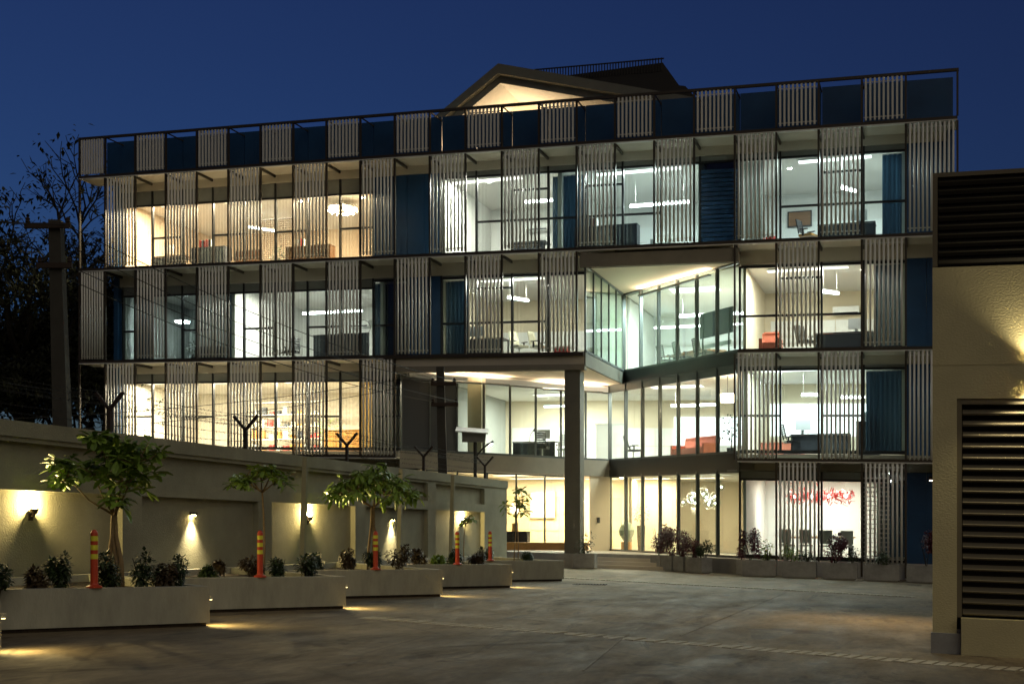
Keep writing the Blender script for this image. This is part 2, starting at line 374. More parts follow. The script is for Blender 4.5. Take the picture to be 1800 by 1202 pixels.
for i in range(18): link('lattice_bar', lat, B, (U(21) + .06, 0, 0.72 + .148 * i - FALL * U(21) * CA))

# windows: frame with its pane
def window(u0, u1, v, z0, z1, ztop, trans=(), pane=GLASS, fr=BLACKF):
    """glass from z0 to z1, dark header above up to ztop"""
    m = MB().box(u0 - .035, u0 + .035, v - .07, v + .05, z0 - .02, ztop)
    m.box(u0 + .035, u1 - .035, v - .05, v + .05, z0 - .02, z0 + .10)
    m.box(u0 + .035, u1 - .035, v - .05, v + .05, z1 - .04, z1 + .03)
    for t in trans: m.box(u0 + .035, u1 - .035, v - .04, v + .04, t - .035, t + .035)
    f = part('window_frame', m, fr)
    part('pane', MB().box(u0 + .035, u1 - .035, v - .006, v + .006, z0 + .10, z1 - .04), pane, f)
    if ztop - z1 > .08: part('header_panel', MB().box(u0 + .035, u1 - .035, v - .03, v + .03, z1 + .03, ztop), HEADER, f)
def blank(u0, u1, v, z0, z1, m=NAVY):
    part('cladding_panel', MB().box(u0 + .008, (u0 + u1) / 2 - .005, v - .05, v + .08, z0, z1), m)
    part('cladding_panel', MB().box((u0 + u1) / 2 + .005, u1 - .008, v - .05, v + .08, z0, z1), m)
for k in range(0, 23):
    a, b = U(k), min(U(k + 1), 14.5)
    # third floor
    if k in (8, 9, 22): blank(a, b, G, 11.1, 14.28)
    else: window(a, b, G, 11.16, 13.72 if k < 8 else 14.08, 14.28, (12.42,) if k % 2 else ((12.42, 13.50) if k in (12, 14, 20) else ()))
    # second floor
    if k in (9, 22): blank(a, b, G, 7.48, 10.5)
    elif k < 14 or k > 17: window(a, b, G, 7.54, 10.15 if k < 8 else 10.42, 10.5, (8.75,) if k % 2 == 0 else ((8.75, 10.0) if k in (11, 19) else ()))
    # first floor
    if k == 22: blank(a, b, G, 4.06, 7.04)
    elif k < 9 or k > 17: window(a, b, G, 4.10, 6.70 if k < 9 else 6.92, 7.04, (5.36,) if k % 2 == 0 else ())
    # ground floor
    if k == 22: blank(a, b, G, 0.5, 3.48)
    elif k > 17: window(a, b, G, 0.54, 3.20, 3.48)
# horizontal blind boards in the shuttered bay of the top floor
for i in range(16):
    part('blind_slat', MB().box(U(17) + .05, U(18) - .05, G - .09, G - .03, 11.35 + .155 * i, 11.47 + .155 * i), NAVY)

# the folded glass walls of the entrance recess
def glasswall(p, q, n, z0, z1, header=0.0, fin=0.14, kinds=None, pane=TINT):
    p, q = Vector(p), Vector(q); d = q - p; rz = math.atan2(d.y, d.x); st = d / n; h = d.length / n / 2
    for i in range(n):
        a = p + st * i; c = a + st / 2
        m = MB().obox((a.x, a.y, (z0 + z1) / 2), (.03, fin / 2, (z1 - z0) / 2), rz)
        m.obox((c.x, c.y, z0 + .04), (h - .03, .05, .04), rz).obox((c.x, c.y, z1 - .03), (h - .03, .05, .03), rz)
        if header: m.obox((c.x, c.y, z1 - .06 - header / 2), (h - .03, .03, header / 2), rz)
        f = part('window_frame', m, FINM)
        pm = pane if not kinds or not kinds[i] else SPAND
        part('pane', MB().obox((c.x, c.y, (z0 + z1) / 2 + .01 - header / 2), (h - .03, .006, (z1 - z0) / 2 - .075 - header / 2), rz), pm, f)
glasswall((2.65, vr(2.65)), PR, 6, 7.47, 10.50)
glasswall((2.62, 0.15), (2.62, vr(2.62) - .1), 5, 7.47, 10.50, fin=.06)
glasswall(AP, PR, 7, 4.05, 7.05, header=.25)
glasswall(PL, AP, 8, 4.05, 6.75, kinds=(1, 1, 0, 0, 0, 0, 0, 0), fin=.08)
glasswall(AP, PR, 7, 0.51, 3.50, header=.05)
glasswall((-3.7, 1.2), (0.7, 5.5), 5, 0.51, 3.40, fin=.05, pane=GLASS)
part('fascia', MB().prism([(-4.44, .40), (1.9, 6.60), (1.9, 6.72), (-4.50, .46)], 3.42, 4.05), BEIGE)
part('fascia', MB().prism([(1.902, 6.60), (7.88, .5), (7.9, .60), (1.902, 6.72)], 3.42, 4.05), BLACKF)
part('fascia', MB().prism([(2.66, vr(2.66) - .09), (7.86, .49), (7.9, .60), (2.66, vr(2.66) + .03)], 7.05, 7.47), BLACKF)
part('fascia', MB().box(2.55, 2.65, 0.07, vr(2.6) - .1, 7.0, 7.465), GREYP)
# entrance wall, glass door and reader beside it
part('entrance_wall', MB().prism([(1.25, 6.05), (1.9, 6.62), (1.95, 6.9), (1.15, 6.3)], 0.5, 3.42), CREAM)
dr = part('glass_door', MB().obox((.98, 5.78, 1.75), (.24, .015, 1.24), R(45)), GLASS)
part('door_handle', MB().obox((.88, 5.62, 1.5), (.012, .012, .65), R(45)), CHROME, dr)
part('door_handle', MB().obox((1.05, 5.79, 1.5), (.012, .012, .65), R(45)), CHROME, dr)
part('card_reader', MB().obox((1.55, 6.26, 1.7), (.045, .03, .11), R(45)), BLACK)

# ------------------------------------------------------------------ rooms inside
def room(u0, u1, vb, zf, zc, wall=WHITE, ceil=CEIL, floor=CARPET, vf=1.30, side=None):
    side = side or wall
    part('room_floor', MB().box(u0, u1, vf, vb, zf, zf + .03), floor)
    part('room_ceiling', MB().box(u0, u1, vf, vb, zc, zc + .06), ceil)
    part('room_wall', MB().box(u0, u1, vb, vb + .1, zf, zc + .05), wall)
    part('room_wall', MB().box(u0 - .1, u0, vf, vb + .1, zf, zc + .05), side)
    part('room_wall', MB().box(u1, u1 + .1, vf, vb + .1, zf, zc + .05), side)
def wall_panels(u0, u1, nu, v, zs, m=PANELW):
    w = (u1 - u0) / nu
    for i in range(nu):
        for a, b in zip(zs, zs[1:]):
            part('wall_panel', MB().box(u0 + w * i + .012, u0 + w * (i + 1) - .012, v - .025, v - .002, a + .012, b - .012), m)
room(-16.7, -5.95, 7.5, 11.10, 13.95, WARMW, CEIL, CARPET)
room(-3.0, 1.30, 6.5, 11.10, 14.15)
room(1.45, 6.35, 7.0, 11.10, 14.15)
room(7.85, 13.1, 6.5, 11.10, 14.15)
wall_panels(1.6, 6.2, 4, 7.0, (11.3, 12.1, 12.7, 13.3)); wall_panels(8.0, 13.0, 4, 6.5, (11.3, 11.9, 12.5, 13.1))
room(-16.7, -11.9, 6.0, 7.46, 10.45, SHEER, CEIL)
room(-11.75, -5.6, 7.0, 7.46, 10.45)
room(-3.05, 2.5, 6.5, 7.46, 10.45, CREAM)
room(8.0, 13.1, 6.5, 7.46, 10.45, CREAM)
wall_panels(-2.5, 2.3, 4, 6.5, (7.6, 8.4, 9.2)); wall_panels(8.2, 13.0, 4, 6.5, (7.6, 8.2, 8.8, 9.4))
part('room_ceiling', MB().prism([(2.75, 6.1), (7.85, .95), (7.9, 11.5), (2.75, 11.5)], 10.44, 10.50), CEIL)
part('room_wall', MB().box(2.6, 7.9, 11.5, 11.6, 7.46, 10.5), WHITE)
part('room_wall', MB().box(2.6, 2.7, 6.7, 11.5, 7.46, 10.44), WHITE)
wall_panels(2.8, 7.8, 4, 11.5, (7.6, 8.4, 9.2, 10.0))
room(-16.7, -5.95, 6.5, 4.04, 6.80, BRICKW, CEIL, TILEW)
room(8.0, 13.1, 6.5, 4.04, 7.0, CREAM)
part('room_ceiling', MB().prism([(-4.2, .95), (1.9, 7.0), (7.8, .9), (7.9, 12.3), (-4.2, 12.3)], 6.98, 7.04), CEIL)
part('room_wall', MB().box(-4.3, 7.9, 12.3, 12.4, 4.04, 7.0), CREAM)
part('room_wall', MB().box(-4.4, -4.3, 1.0, 12.3, 4.04, 7.0), SHEER)
wall_panels(-4.0, 7.8, 9, 12.3, (4.2, 5.0, 5.8))
part('inner_column', MB().box(-2.75, -2.2, 3.0, 3.5, 4.06, 6.98), CREAM)
room(8.0, 12.3, 6.5, 0.50, 3.35, WHITE, CEIL, TILEW)
part('room_ceiling', MB().prism([(-3.9, 1.5), (1.9, 6.9), (7.75, .9), (7.9, 12.0), (-3.9, 12.0)], 3.42, 3.48), CEIL)
part('room_wall', MB().box(-4.2, 7.9, 10.4, 10.5, 0.5, 3.42), CREAM)
part('room_wall', MB().box(-4.1, -4.0, 1.3, 10.4, 0.5, 3.42), CREAM)
wall_panels(-3.9, 1.5, 4, 10.4, (0.6, 1.2, 1.95, 2.7), mat('lobby_panel', (0.72, 0.60, 0.36), 0.5))
part('lobby_partition', MB().box(2.6, 2.72, 7.0, 10.4, 0.5, 3.41), CREAM)
part('lobby_partition', MB().box(2.72, 4.4, 8.4, 8.5, 0.5, 3.41), CREAM)
wall_panels(8.1, 10.4, 2, 6.5, (0.6, 1.3, 2.0, 2.7))
# backlit frosted glazing at the back of the first-floor office
for i in range(3):
    for j in range(2):
        part('frosted_panel', MB().box(8.2 + 1.42 * i, 9.58 + 1.42 * i, 6.44, 6.48, 5.05 + .62 * j, 5.64 + .62 * j), glow((0.82, 0.95, 1.0), 0.45))
        part('frosted_panel', MB().box(3.4 + 1.42 * i, 4.78 + 1.42 * i, 12.22, 12.26, 5.05 + .62 * j, 5.64 + .62 * j), glow((0.82, 0.95, 1.0), 0.35))

# roof gable and screen behind
gv0, gv1 = 2.7, 7.0
rf = part('gable_roof', MB().add([(x, y, z) for y in (gv0, gv1) for x, z in ((-4.5, 16.25), (-1.33, 18.50), (6.9, 16.45), (6.9, 15.95), (-1.33, 17.95), (-4.0, 16.05))],
     [(0, 1, 4, 5), (1, 2, 3, 4), (11, 10, 7, 6), (10, 9, 8, 7), (0, 6, 7, 1), (1, 7, 8, 2), (2, 8, 9, 3), (3, 9, 10, 4), (4, 10, 11, 5), (5, 11, 6, 0)]), BEIGE)
part('roof_fascia', MB().add([(x, y, z) for y in (gv0 - .28, gv0 - .003) for x, z in ((-4.6, 16.28), (-1.33, 18.59), (7.0, 16.52), (7.0, 16.20), (-1.33, 18.22), (-4.35, 16.15))],
     [(0, 1, 4, 5), (1, 2, 3, 4), (11, 10, 7, 6), (10, 9, 8, 7), (0, 6, 7, 1), (1, 7, 8, 2), (2, 8, 9, 3), (3, 9, 10, 4), (4, 10, 11, 5), (5, 11, 6, 0)]), GREYP, rf)
part('gable_wall', MB().add([(x, y, z) for y in (5.2, 5.35) for x, z in ((-4.0, 14.75), (6.7, 14.75), (6.7, 16.0), (-1.33, 18.03), (-4.0, 16.1))],
     [(0, 1, 2, 3, 4), (9, 8, 7, 6, 5), (0, 5, 6, 1), (1, 6, 7, 2), (2, 7, 8, 3), (3, 8, 9, 4), (4, 9, 5, 0)]), CREAM)
sr = part('screen_roof', MB().add([(x, y, z) for y in (7.3, 11.0) for x, z in ((-1.4, 14.75), (5.6, 14.75), (5.35, 18.2), (4.8, 18.85), (4.55, 18.9), (3.9, 19.85), (-1.4, 19.6))],
     [(0, 1, 2, 3, 4, 5, 6), (13, 12, 11, 10, 9, 8, 7)] + [(i, i + 7, (i + 1) % 7 + 7, (i + 1) % 7) for i in range(7)]), GDARK)
m = MB()
for i in range(46):
    u = -1.35 + 5.2 * i / 45; m.box(u - .018, u + .018, 7.26, 7.30, 19.5, 19.98 + .06 * (i / 45))
m.box(-1.4, 3.95, 7.25, 7.31, 19.98, 20.02)
part('roof_railing', m, GDARK, sr, kind='stuff')

# ------------------------------------------------------------------ lights in the rooms
CW, NW, WW, OW = (0.90, 1.0, 0.985), (1.0, 0.93, 0.82), (1.0, 0.75, 0.48), (1.0, 0.73, 0.49)
def tube_light(label, u, v, zc, length, c, s, drop=0.45, rot=0.0, group='pendant tube lights'):
    t = thing('tube_light', label, 'light', u, v, zc, rot, group)
    MB().box(-length/2, length/2, -.05, .05, -drop, -drop + .05).build('housing', WHITE, t)
    MB().box(-length/2 + .01, length/2 - .01, -.055, .055, -drop - .055, -drop - .002).build('diffuser', glow(c, s * .25), t)
    for x in (-length * .4, length * .4): MB().tube([(x, 0, -drop + .05), (x, 0, 0)], .006, 5).build('suspension_rod', CHROME, t)
    return t
def downlight(label, u, v, zc, c, s, r=.07):
    t = thing('downlight', label, 'light', u, v, zc, 0, 'ceiling downlights')
    MB().lathe([(r + .025, -.012), (r + .025, 0)], 14).build('trim_ring', WHITE, t)
    MB().lathe([(r, -.02), (r, -.0125)], 14).build('lens', glow(c, s), t)
def panel_light(label, u, v, zc, w, d, c, s):
    t = thing('ceiling_panel_light', label, 'light', u, v, zc, 0, 'flush ceiling panel lights')
    MB().box(-w/2 - .03, w/2 + .03, -d/2 - .03, d/2 + .03, -.02, 0).build('panel_frame', WHITE, t)
    MB().box(-w/2, w/2, -d/2, d/2, -.035, -.021).build('diffuser', glow(c, .6), t); area(t, (0, 0, -.038), w, d, c, s * 1.75)
# top floor
for i, (u, v) in enumerate(((-14.5, 3.6), (-11.6, 4.6), (-8.0, 5.4))):
    panel_light(('warm flush ceiling panel in the amber room above the desk', 'warm flush ceiling panel in the amber room above the bead screen', 'warm flush ceiling panel in the amber room above the sofa')[i], u, 1.95, 13.95, 2.1, .34, OW, 32)
tube_light('slanted white tube light in the amber top floor room', -12.3, 4.4, 13.95, 1.3, CW, 12, .55, R(55))
for i, (u, w) in enumerate(((-9.6, 'beside the glitter chandelier'), (-6.9, 'in the corner past the glitter chandelier'))): downlight('small amber downlight ' + w, u, 2.6, 13.95, OW, 30)
panel_light('flush ceiling panel in the bare white top floor room', -1.6, 1.95, 14.15, 2.7, .34, NW, 18)
downlight('small downlight near the glass of the bare white top floor room', -1.6, 2.2, 14.15, NW, 40)
tube_light('white tube light beside the grey curtain on the top floor', 0.2, 3.0, 14.15, 1.3, CW, 12, .6)
tube_light('long white tube light over the low dark cabinet on the top floor', 4.6, 3.2, 14.15, 2.2, CW, 14, .9)
panel_light('flush ceiling panel of the top floor room with the dark cabinet', 4.2, 1.95, 14.15, 3.3, .34, CW, 13)
panel_light('flush ceiling panel of the top floor room with the swivel chair', 10.9, 1.95, 14.15, 2.4, .34, CW, 15)
tube_light('white tube light above the swivel chair on the top floor', 11.3, 2.5, 14.15, .9, CW, 16, .9, R(60))
downlight('small downlight above the red bins on the top floor', 9.3, 2.8, 14.15, NW, 40)
# second floor
panel_light('dim flush ceiling panel in the grey second floor room', -14.2, 1.95, 10.45, 1.5, .34, CW, 4)
t = thing('cluster_light', 'square cluster of nine small lamps in the grey second floor room', 'light', -15.3, 3.2, 10.45)
MB().box(-.25, .25, -.25, .25, -1.0, -.96).tube([(0, 0, -.96), (0, 0, 0)], .012, 6).build('frame', WHITE, t)
for i in range(3):
    for j in range(3): MB().lathe([(.03, -1.06), (.05, -1.03), (.03, -1.0)], 8, (-.17 + .17 * i, -.17 + .17 * j, 0)).build('lamp', glow(CW, 30), t)
panel_light('flush ceiling panel above the grey partition screen on the second floor', -9.4, 1.95, 10.45, 2.4, .34, NW, 17)
tube_light('long white tube light near the round wall ring on the second floor', -8.6, 3.4, 10.45, 2.6, CW, 12, .75)
panel_light('flush ceiling panel of the second floor room with two mesh chairs', -0.6, 1.95, 10.45, 2.4, .34, NW, 15)
tube_light('slanted white tube light above the two mesh chairs', -0.6, 2.6, 10.45, 1.0, CW, 16, .6, R(60))
tube_light('long white tube light deep in the corner meeting room', 5.0, 9.0, 10.45, 3.6, CW, 20, .75)
tube_light('long white tube light nearer the folded glass of the corner meeting room', 5.9, 6.4, 10.45, 2.6, CW, 20, .75)
panel_light('flush ceiling panel of the corner meeting room', 5.6, 5.0, 10.44, 1.8, .9, CW, 17)
panel_light('flush ceiling panel of the second floor room with the coral chair', 10.0, 1.95, 10.45, 2.7, .34, NW, 16)
tube_light('slanted white tube light above the coral chair', 10.7, 2.6, 10.45, .8, CW, 18, .7, R(50))
downlight('small downlight in the second floor room with the coral chair', 11.8, 2.4, 10.45, NW, 40)
# first floor
for i, (u, v) in enumerate(((-14.8, 3.0), (-11.8, 3.4), (-8.6, 3.0))):
    panel_light(('flush panel over the brick wall end of the bright first floor room', 'flush panel over the middle of the bright first floor room', 'flush panel over the counter of the bright first floor room')[i], u, 1.95, 6.80, 2.7, .34, (1.0, .80, .60), 24)
tube_light('white tube light over the desk behind the slim column', -0.4, 8.0, 6.98, 1.6, CW, 14, .6)
panel_light('flush panel over the desk behind the slim column', -1.0, 9.4, 6.98, 2.0, .8, NW, 15)
tube_light('white tube light over the coral sofa on the first floor', 5.0, 8.0, 6.98, 1.8, CW, 13, .6)
panel_light('flush panel over the coral sofa on the first floor', 4.6, 6.6, 6.98, 2.0, .8, NW, 15)
panel_light('flush panel of the first floor office with the computer', 9.8, 1.95, 7.0, 2.7, .34, CW, 15)
tube_light('short white tube light above the computer desk', 10.0, 2.9, 7.0, .6, CW, 22, .75, R(20))
tube_light('white tube light near the blue curtain of the computer office', 11.4, 3.3, 7.0, .9, CW, 18, .8, R(15))
t = thing('drum_pendant', 'glowing amber drum pendant lamp by the potted plant', 'light', 7.05, 3.4, 6.98)
MB().lathe([(.24, -.95), (.26, -.65)], 20).build('lamp_shade', glow(OW, 7), t); MB().tube([(0, 0, -.65), (0, 0, 0)], .01, 6).build('cord', BLACK, t)
# ground floor
panel_light('warm flush panel over the lobby painting', -1.2, 8.6, 3.42, 3.2, .7, WW, 8)
panel_light('warm flush panel over the lobby bench', -1.6, 5.6, 3.42, 1.8, .7, WW, 7)
panel_light('warm flush panel inside the glass entrance door', 1.2, 8.2, 3.42, 1.2, .8, WW, 8)
panel_light('warm flush panel over the wire vase', 3.4, 7.4, 3.42, 1.2, .6, WW, 8)
panel_light('warm flush panel over the bubble chandelier hall', 5.6, 6.0, 3.42, 1.8, .7, WW, 6.5)
panel_light('white flush panel over the dining table', 10.2, 4.6, 3.35, 2.2, .7, NW, 3.6)
downlight('small lobby downlight close to the column', -0.9, 4.9, 3.41, WW, 60)
downlight('small lobby downlight close to the entrance wall', 2.3, 7.0, 3.41, WW, 60)
def cove(label, u, v, z, length, rot, s_):
    t = thing('cove_light', label, 'light', u, v, z, rot)
    MB().box(-length/2, length/2, -.07, .07, -.05, 0).build('housing', FINM, t); MB().box(-length/2 + .02, length/2 - .02, -.05, .05, .001, .012).build('diffuser', WHITE, t); area(t, (0, 0, .016), length - .06, .09, WW, s_ * 1.2, True)
cove('upward strip light over the glass under the overhang beside the column', 0.75, 5.40, 6.72, 2.6, R(44.5), 26)
cove('upward strip light over the glass under the overhang toward the slate panels', -2.3, 2.35, 6.72, 3.0, R(44.5), 12)
cove('added upward fill strip along the folded glass under the recess soffit', 5.1, 3.2, 10.27, 4.6, R(-45.7), 9)  # added strip that brightens the recess soffit, coloured like a mullion
# security lamp pair at the corner of the ground floor
t = thing('twin_spotlight', 'small pair of white spotlights under the ledge beside the lattice bars', 'light', 12.75, 0.7, 3.55)
for i, x in enumerate((-.05, .05)):
    hd = MB().lathe([(.03, -.02), (.05, .0), (.05, .07)], 10, (x, 0, -.1 - .25 * i)).build('lamp_head', WHITE, t)
    MB().lathe([(.042, -.025), (.042, -.0205)], 10, (x, 0, -.1 - .25 * i)).build('lens', glow(CW, 30), hd)
MB().box(-.08, .08, -.02, .02, -.5, 0).build('mount', BLACK, t)
# roof gable lamps
for i, (u, z) in enumerate(((-0.7, 16.35), (-2.2, 16.5))):
    t = thing('gable_lamp', ('round warm lamp on the lit gable wall above the parapet', 'warm lamp on the lit gable wall nearer the steep roof edge')[i], 'light', u, 5.1, z)
    MB().lathe([(.09, -.06), (.11, 0), (.09, .06)], 14).build('lamp_glass', glow(WW, 12), t); pd = bpy.data.lights.new('lamp_light', 'POINT'); pd.energy = 60; pd.color = WW; pd.shadow_soft_size = .1; po = bpy.data.objects.new('lamp_light', pd); col.objects.link(po); po.parent = t; po.location = (0, -.25, 0); MB().box(-.05, .05, .02, .1, -.05, .05).build('mount', BLACK, t)

# ------------------------------------------------------------------ furniture
def office_chair(label, u, v, z, rot, m=BLACK, red=None, name='office_chair'):
    t = thing(name, label, 'chair', u, v, z, rot, 'office chairs')
    MB().obox((0, 0, .47), (.24, .24, .04)).build('seat', red or m, t)
    b = MB()
    for i in range(7): b.obox((0, .25 + .018 * i, .62 + .07 * i), (.21 - .008 * i, .012, .026), rx=R(-12))
    b.obox((-.21, .30, .80), (.012, .02, .26), rx=R(-12)).obox((.21, .30, .80), (.012, .02, .26), rx=R(-12)).build('backrest', m, t)
    for x in (-.28, .28): MB().obox((x, .02, .66), (.03, .14, .015)).obox((x, .06, .55), (.014, .03, .11)).build('armrest', BLACK, t)
    MB().tube([(0, 0, .43), (0, 0, .1)], .03, 8).build('gas_column', CHROME, t)
    for i in range(5):
        a = 2 * math.pi * i / 5 + .3
        MB().bar((0, 0, .11), (.28 * math.cos(a), .28 * math.sin(a), .06), .04, .03).lathe([(.03, 0), (.03, .05)], 8, (.29 * math.cos(a), .29 * math.sin(a), 0)).build('leg', BLACK, t)
    return t
def desk(label, u, v, z, w=1.6, top=WOOD, modesty=CHARC, rot=0, stuff=0):
    t = thing('desk', label, 'desk', u, v, z, rot, 'office desks')
    MB().box(-w/2, w/2, -.38, .38, .72, .755).build('desk_top', top, t)
    if modesty: MB().box(-w/2 + .06, w/2 - .06, -.36, -.335, .12, .70).build('modesty_panel', modesty, t)
    for x in (-w/2 + .04, w/2 - .04):
        for y in (-.33, .33): MB().box(x - .025, x + .025, y - .025, y + .025, 0, .72).build('leg', BLACK, t)
    return t
def cabinet(label, u, v, z, w, h, m=CHARC, d=.45, doors=3, cat='cabinet', name='low_cabinet'):
    t = thing(name, label, cat, u, v, z)
    MB().box(-w/2, w/2, -d/2, d/2, .06, h).build('carcass', m, t)
    MB().box(-w/2 - .01, w/2 + .01, -d/2 - .03, d/2, h + .001, h + .03).build('top', m, t)
    for i in range(doors):
        a = -w/2 + w * i / doors
        MB().box(a + .012, a + w / doors - .012, -d/2 - .02, -d/2 - .001, .08, h - .02).build('door', m, t)
    MB().box(-w/2 + .04, w/2 - .04, -d/2 + .04, d/2 - .04, 0, .059).build('base', BLACK, t)
    return t
def monitor(label, u, v, z, rot=0):
    t = thing('computer_monitor', label, 'monitor', u, v, z, rot, 'computer monitors')
    MB().box(-.27, .27, -.015, .015, .14, .50).build('screen', SCREEN, t)
    MB().bar((0, .03, .25), (0, .09, .02), .10, .02).build('stand', SCREEN, t); MB().box(-.1, .1, 0, .18, 0, .012).build('foot', SCREEN, t)
def armchair(label, u, v, z, m, w=.8, rot=0, name='armchair', cat='armchair'):
    t = thing(name, label, cat, u, v, z, rot)
    MB().obox((0, 0, .30), (w/2 - .13, .32, .13)).build('seat', m, t)
    b = MB().obox((0, .33, .52), (w/2 - .05, .08, .30), rx=R(-8)); b.obox((0, .345, .83), (w/2 - .10, .07, .03), rx=R(-8)).build('backrest', m, t)
    for s in (-1, 1): MB().obox((s * (w/2 - .065), 0, .36), (.06, .36, .21)).build('armrest', m, t)
    for x in (-w/2 + .1, w/2 - .1):
        for y in (-.28, .28): MB().box(x - .02, x + .02, y - .02, y + .02, 0, .17).build('leg', BLACK, t)
    return t
def translucent(name):
    m = MATS[name]; nt = m.node_tree; b = nt.nodes['Principled BSDF']; c = b.inputs['Base Color'].default_value
    tr = nt.nodes.new('ShaderNodeBsdfTranslucent'); tr.inputs['Color'].default_value = (min(1, c[0] * 1.6), min(1, c[1] * 1.6), min(1, c[2] * 1.6), 1)
    mx = nt.nodes.new('ShaderNodeMixShader'); mx.inputs[0].default_value = .18
    nt.links.new(b.outputs[0], mx.inputs[1]); nt.links.new(tr.outputs[0], mx.inputs[2]); nt.links.new(mx.outputs[0], nt.nodes['Material Output'].inputs['Surface'])
for nm in ('blue_curtain', 'grey_curtain_cloth', 'ochre_curtain'): translucent(nm)
def curtain(label, u0, u1, v, z0, z1, m):
    t = thing('curtain', label, 'curtain', (u0 + u1) / 2, v, z0)
    w = u1 - u0; n = max(8, int(w / .045)); vs, fs = [], []
    for j, z in enumerate((0, z1 - z0)):
        for i in range(n + 1): vs.append((-w/2 + w * i / n, .035 * math.sin(i * 1.9) + .01 * math.sin(i * .7), z))
    for i in range(n): fs.append((i, i + 1, n + 2 + i, n + 1 + i))
    MB().add(vs, fs).build('drape', m, t, smooth=True); MB().box(-w/2, w/2, -.015, .015, z1 - z0 + .002, z1 - z0 + .03).build('rail', CHROME, t)
def pot_plant(label, u, v, z, h, m=LEAFD, pot=BLACK):
    t = thing('potted_plant', label, 'plant', u, v, z)
    MB().lathe([(.13, 0), (.17, .28), (.15, .28), (.14, .24)], 14).build('pot', pot, t)
    MB().tube([(0, 0, .2), (.02, .01, h * .6)], [.025, .015], 6).build('stem', BARK, t)
    leaves(m, h * .36, h * .30, 110, (0, 0, h * .68), .11).build('foliage', m, t)
def leaves(m, rx, rz, n, c, s, seed=None):
    rnd = random.Random(seed if seed is not None else random.random()); mb = MB()
    for i in range(n):
        while True:
            p = Vector((rnd.uniform(-1, 1), rnd.uniform(-1, 1), rnd.uniform(-1, 1)))
            if .15 < p.length < 1 and rnd.random() < .35 + .65 * p.length: break
        q = Vector(c) + Vector((p.x * rx, p.y * rx, p.z * rz))
        leaf(mb, q, Vector((p.x, p.y, p.z * .5 + rnd.uniform(-.5, .5))) + Vector((rnd.uniform(-.4, .4), rnd.uniform(-.4, .4), 0)), s * rnd.uniform(.7, 1.3), .58, rnd.uniform(0, .5))
    return mb
def leaf(mb, p, d, length, ratio, droop):
    d = d.normalized() if d.length > 1e-4 else Vector((1, 0, 0)); s = d.cross(Vector((0, 0, 1)))
    if s.length < 1e-3: s = Vector((1, 0, 0))
    s.normalize(); w = length * ratio / 2; n = s.cross(d)
    a = p + d * length * .45 + n * (length * .04); e = p + d * length + Vector((0, 0, -1)) * length * droop
    mb.add([p, a - s * w - n * w * .35, a, a + s * w - n * w * .35, e], [(0, 1, 2), (0, 2, 3), (1, 4, 2), (2, 4, 3)])

# top floor, amber room
desk('wooden desk with grey front panel in the amber top floor room', -16.0 + .9, 2.3, 11.13, 1.5)
monitor('monitor on the wooden desk of the amber room', -15.4, 2.3, 11.885)
cabinet('low charcoal cabinet behind the glass of the amber room', -13.2, 1.95, 11.13, 1.5, .95)
cabinet('brown sofa-height credenza under the glitter chandelier', -8.9, 2.1, 11.13, 1.9, .85, WOOD, doors=4, name='credenza')
pot_plant('small leafy plant on the amber room floor beside the bead screen', -10.4, 2.2, 11.13, 1.0)
t = thing('bead_screen', 'tall screen of hanging dark beads in the amber room', 'screen', -10.9, 3.2, 11.13)
MB().box(-.75, .75, -.02, .02, 2.3, 2.34).build('top_rail', BLACK, t)
for i in range(16):
    b = MB(); x = -.72 + .096 * i; hgt = .15 + .5 * abs(math.sin(i * .35))
    z = 2.3
    while z > hgt: b.lathe([(.008, -.05), (.032, -.025), (.008, 0)], 5, (x, 0, z)); z -= .085
    b.build('bead_string', RUST, t)
t = thing('glitter_chandelier', 'wide glittering crystal chandelier in the amber room', 'chandelier', -7.9, 2.9, 13.95)
MB().lathe([(.05, -.35), (.6, -.33), (.6, -.30), (.05, -.28)], 20).tube([(0, 0, -.3), (0, 0, 0)], .015, 6).build('ring', CHROME, t)
rr = random.Random(3); bm_ = MB()
for i in range(70):
    a = rr.uniform(0, 6.28); r = .62 * math.sqrt(rr.random()); z = -.36 - rr.uniform(0, .22) * (1 - r)
    bm_.lathe([(.004, -.03), (.022, 0), (.004, .03)], 5, (r * math.cos(a), r * math.sin(a), z))
bm_.build('crystal', glow(WW, 16), t)
# top floor, white rooms
curtain('grey drawn curtain between two white top floor rooms', U(13) + .05, U(14) - .12, 1.55, 11.2, 14.0, CURT)
desk('dark desk at the curtain end of the bare white room', -0.1, 2.6, 11.13, 1.3, CHARC, CHARC)
cabinet('wide black low cabinet standing against the top floor glass', 3.0, 1.75, 11.13, 2.3, 1.0, CHARC, doors=4)
armchair('pale grey chair behind the top floor glass beside the black cabinet', 4.9, 2.3, 11.13, SHEER, .75)
office_chair('tilted swivel chair with mesh back on the top floor', 10.0, 2.1, 11.13, R(70), BLACK, OWOOD)
desk('black desk with dark front panel beside the swivel chair on the top floor', 11.3, 2.0, 11.13, 1.9, BLACK, CHARC)
for i, (x, h) in enumerate(((8.35, .62), (8.75, .45))):
    t = thing('waste_bin', ('taller red bin on the top floor', 'shorter red bin on the top floor')[i], 'bin', x, 2.1, 11.13)
    MB().lathe([(.15, 0), (.19, h), (.17, h), (.16, h - .04)], 14).build('body', RED, t); MB().lathe([(.195, h), (.195, h + .03)], 14).build('rim', RED, t)
curtain('blue curtain beside the black desk on the top floor', U(21) + .58, 13.2, 1.5, 11.2, 14.05, CURT)
curtain('pale curtain drawn at the end of the top floor room with red bins', U(18) + .1, U(18) + .75, 1.5, 11.2, 14.05, SHEERC)
